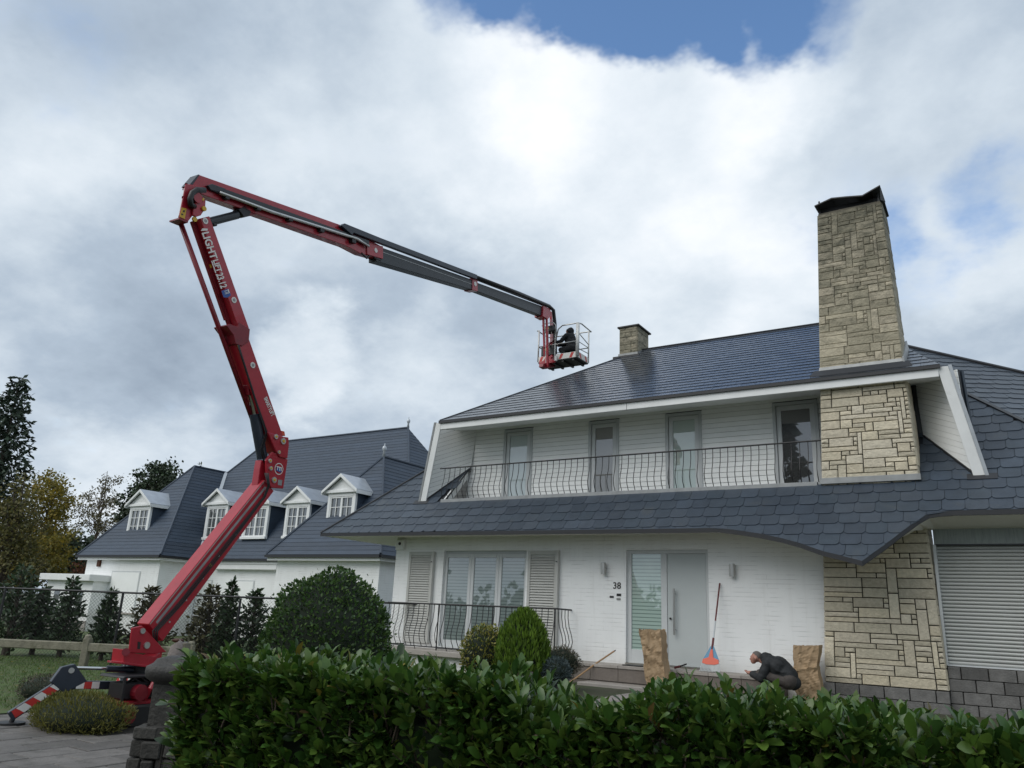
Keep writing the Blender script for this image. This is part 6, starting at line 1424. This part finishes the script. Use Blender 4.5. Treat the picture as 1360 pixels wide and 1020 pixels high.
# ------------------------------------------------------------------ people
def person(name, base, caps, mats, label, hair, voxel=.014, seed=1):
    bm = bmesh.new()
    def ball(p, r, sc=(1, 1, 1)):
        q = bmesh.ops.create_icosphere(bm, subdivisions=3, radius=1); 
        for v in q['verts']: v.co = V(p)+V((v.co.x*r*sc[0], v.co.y*r*sc[1], v.co.z*r*sc[2]))
    mb = MB()
    for (p, q, r0, r1, mi) in caps:
        p, q = V(p), V(q); ball(p, r0); 
        if (q-p).length > 1e-4: ball(q, r1); mb.tube([p, q], [r0, r1], 16)
    me = bpy.data.meshes.new('tmp'); bm.to_mesh(me); bm.free(); n0 = len(me.vertices)
    allv = [tuple(v.co) for v in me.vertices]+mb.v; allf = [tuple(f.vertices) for f in me.polygons]+[tuple(i+n0 for i in f) for f in mb.f]
    me2 = bpy.data.meshes.new('tmp2'); me2.from_pydata(allv, [], allf); ob = bpy.data.objects.new('tmp', me2); COL.objects.link(ob)
    m = ob.modifiers.new('r', 'REMESH'); m.mode = 'VOXEL'; m.voxel_size = voxel; s_ = ob.modifiers.new('s', 'SMOOTH'); s_.iterations = 2; s_.factor = .5
    dg = bpy.context.evaluated_depsgraph_get(); dg.update(); res = bpy.data.meshes.new_from_object(ob.evaluated_get(dg)); bpy.data.objects.remove(ob); res.name = name
    co = np.zeros(len(res.polygons)*3); res.polygons.foreach_get('center', co); co = co.reshape(-1, 3); best = np.full(len(co), 1e9); idx = np.zeros(len(co), int)
    for (p, q, r0, r1, mi) in caps:
        p, q = np.array(p, float), np.array(q, float); d = q-p; L = d@d; t = np.clip(((co-p)@d)/L, 0, 1) if L > 1e-9 else np.zeros(len(co)); dist = np.linalg.norm(co-p-t[:, None]*d, axis=1)-(r0+(r1-r0)*t)
        k = dist < best; best[k] = dist[k]; idx[k] = mi
    res.materials.clear()
    for x in mats: res.materials.append(x)
    res.polygons.foreach_set('material_index', idx.astype(np.int32)); res.polygons.foreach_set('use_smooth', [True]*len(res.polygons))
    # cloth folds
    nv = len(res.vertices); c2 = np.zeros(nv*3); res.vertices.foreach_get('co', c2); c2 = c2.reshape(-1, 3); nr = np.zeros(nv*3); res.vertices.foreach_get('normal', nr); nr = nr.reshape(-1, 3)
    fold = np.array([(1-2*abs(MN.noise(V((a*5.0, b*5.0, c_*9.0+a*3)))))*.010+MN.noise(V((a*16, b*16, c_*16)))*.004 for a, b, c_ in c2]); isclo = np.zeros(nv); 
    for pl, k in zip(res.polygons, idx):
        if k <= 1 and mats[k] is not M_SKIN:
            for vi in pl.vertices: isclo[vi] = 1
    c2 = c2+nr*(fold*isclo)[:, None]; c2 = c2-np.array(base); res.vertices.foreach_set('co', c2.ravel()); res.update()
    o = link(name, res, None, base); tag(o, label, 'person')
    if hair:
        c, r, ax_ = hair; bm = bmesh.new(); bmesh.ops.create_icosphere(bm, subdivisions=3, radius=1); ax_ = V(ax_).normalized()
        bmesh.ops.delete(bm, geom=[v for v in bm.verts if v.co.dot(ax_) < .02], context='VERTS')
        for v in bm.verts: v.co = v.co*r*(1+.03*MN.noise(v.co*9))
        me = bpy.data.meshes.new('hair'); bm.to_mesh(me); bm.free(); me.materials.append(M_HAIR); link('hair', me, o, V(c))
    return o
def hand(p, d, side, mi, flip=1):
    """palm and five separate, slightly curled fingers; d = pointing direction"""
    p, d, s = V(p), V(d).normalized(), V(side).normalized(); up = d.cross(s).normalized()*flip; out = [(p-d*.03, p+d*.045, .028, .030, mi)]
    for k, (o, l) in enumerate(((-.030, .062), (-.010, .072), (.011, .068), (.030, .054))):
        a = p+s*o+d*.055; b = a+d*l*.55-up*.006; c = b+d*l*.40-up*.022; out += [(a, b, .0095, .009, mi), (b, c, .009, .0075, mi)]
    a = p-s*.030+d*.0; b = a-s*.028+d*.03; c = b+d*.028-up*.01; out += [(a, b, .011, .010, mi), (b, c, .010, .008, mi)]
    return out
def crouching_man():
    y = 14.62; g = .362; hc = onY(1004, 873.5, y); X = hc.x; Z = hc.z; J, T, SK, SH = 0, 1, 2, 3
    fx = lambda a, b, c: V((X+a, y+b, c))
    caps = []
    hip = .36+.36; neck = fx(.115, 0, Z-.045)
    caps += [(fx(.56, -.07, hip), fx(.56, .07, hip), .135, .135, T), (fx(.53, 0, hip+.08), fx(.37, 0, Z-.13), .17, .185, J), (fx(.37, -.06, Z-.12), fx(.25, -.08, Z-.07), .165, .13, J), (fx(.37, .06, Z-.12), fx(.25, .08, Z-.07), .165, .13, J),
             (fx(.24, -.12, Z-.08), fx(.24, .12, Z-.08), .085, .085, J), (fx(.22, 0, Z-.02), fx(.16, 0, Z+.0), .105, .088, J), (fx(.17, -.05, Z+.02), fx(.17, .05, Z+.02), .075, .075, J), (fx(.52, 0, hip+.02), fx(.62, 0, hip-.02), .155, .12, J)]
    caps += [(neck, fx(.05, 0, Z-.01), .055, .052, SK), (fx(.012, 0, Z+.015), fx(.012, 0, Z+.015), .088, .088, SK), (fx(-.025, 0, Z-.01), fx(-.045, 0, Z-.055), .070, .050, SK), (fx(-.088, 0, Z-.012), fx(-.100, 0, Z-.030), .013, .015, SK),
             (fx(.012, -.088, Z+.0), fx(.020, -.093, Z-.02), .014, .012, SK), (fx(.012, .088, Z+.0), fx(.020, .093, Z-.02), .014, .012, SK), (fx(-.080, -.03, Z+.018), fx(-.080, .03, Z+.018), .014, .014, SK), (fx(-.075, 0, Z-.068), fx(-.06, 0, Z-.085), .022, .022, SK)]
    for s in (-1, 1):
        kn = fx(.10, s*.13, .36+.44); an = fx(.30, s*.11, .36+.11)
        caps += [(fx(.54, s*.09, hip-.01), kn, .105, .075, T), (kn, an, .075, .055, T), (an, fx(.18, s*.12, .36+.05), .05, .042, SH), (fx(.32, s*.11, .36+.05), fx(.12, s*.13, .36+.045), .045, .040, SH)]
        sh = fx(.23, s*.17, Z-.10); el = fx(.13, s*.20, Z-.32) if s < 0 else fx(.12, s*.20, Z-.30); hd = fx(-.08, s*.10, .80) if s < 0 else fx(-.10, s*.09, .80)
        caps += [(sh, el, .082, .068, J), (el, hd+(el-hd)*.2, .064, .048, J)]
        caps += hand(hd, (hd-el)+V((-.05, 0, -.02)), (0, 1, 0), SK, 1)
    person('person', (X+.3, y, .36), [tuple(c) for c in caps], [M_JACKET, M_TROUSER, M_SKIN, M_SHOE], 'grey-haired man in dark jacket crouching at the entrance step', ((X+.018, y, Z+.022), .092, (.55, 0, .75)), voxel=.0095)
crouching_man()
def basket_man():
    bx0, bx1, by0, by1, bz = BASKET; y = 19.36; f = bz+.06; J, SK = 0, 1; hc = onY(758, 440, y); X = hc.x; Z = hc.z; caps = []
    P = lambda a, b, z: V((X+a, y+b, z))
    caps += [(P(.10, -.08, f+.36), P(.10, .08, f+.36), .13, .13, J), (P(.08, 0, f+.40), P(-.02, 0, Z-.22), .16, .17, J), (P(-.03, -.10, Z-.18), P(-.03, .10, Z-.18), .10, .10, J), (P(-.01, 0, Z-.12), P(0, 0, Z), .09, .098, J), (P(0, -.02, Z+.01), P(-.02, -.06, Z-.01), .10, .085, J), (P(-.05, -.07, Z-.01), P(-.06, -.08, Z-.03), .06, .055, SK)]
    for s in (-1, 1):
        kn = P(-.24, s*.13, f+.34); caps += [(P(.08, s*.09, f+.34), kn, .10, .075, J), (kn, P(-.02, s*.13, f+.08), .075, .055, J), (P(0., s*.13, f+.05), P(-.20, s*.14, f+.045), .05, .042, J)]
        sh = P(-.04, s*.17, Z-.18); el = P(-.24, s*.17, Z-.34); hd = P(-.44, s*.12-.05, Z-.36); caps += [(sh, el, .07, .055, J), (el, hd, .052, .04, J)]+hand(hd, (-1, 0, -.1), (0, 1, 0), SK)
    person('person', (X, y, f), [tuple(c) for c in caps], [M_CLOTHBLK, M_SKIN], 'person in black hooded clothing crouching in the lift basket', None, voxel=.013)
basket_man()
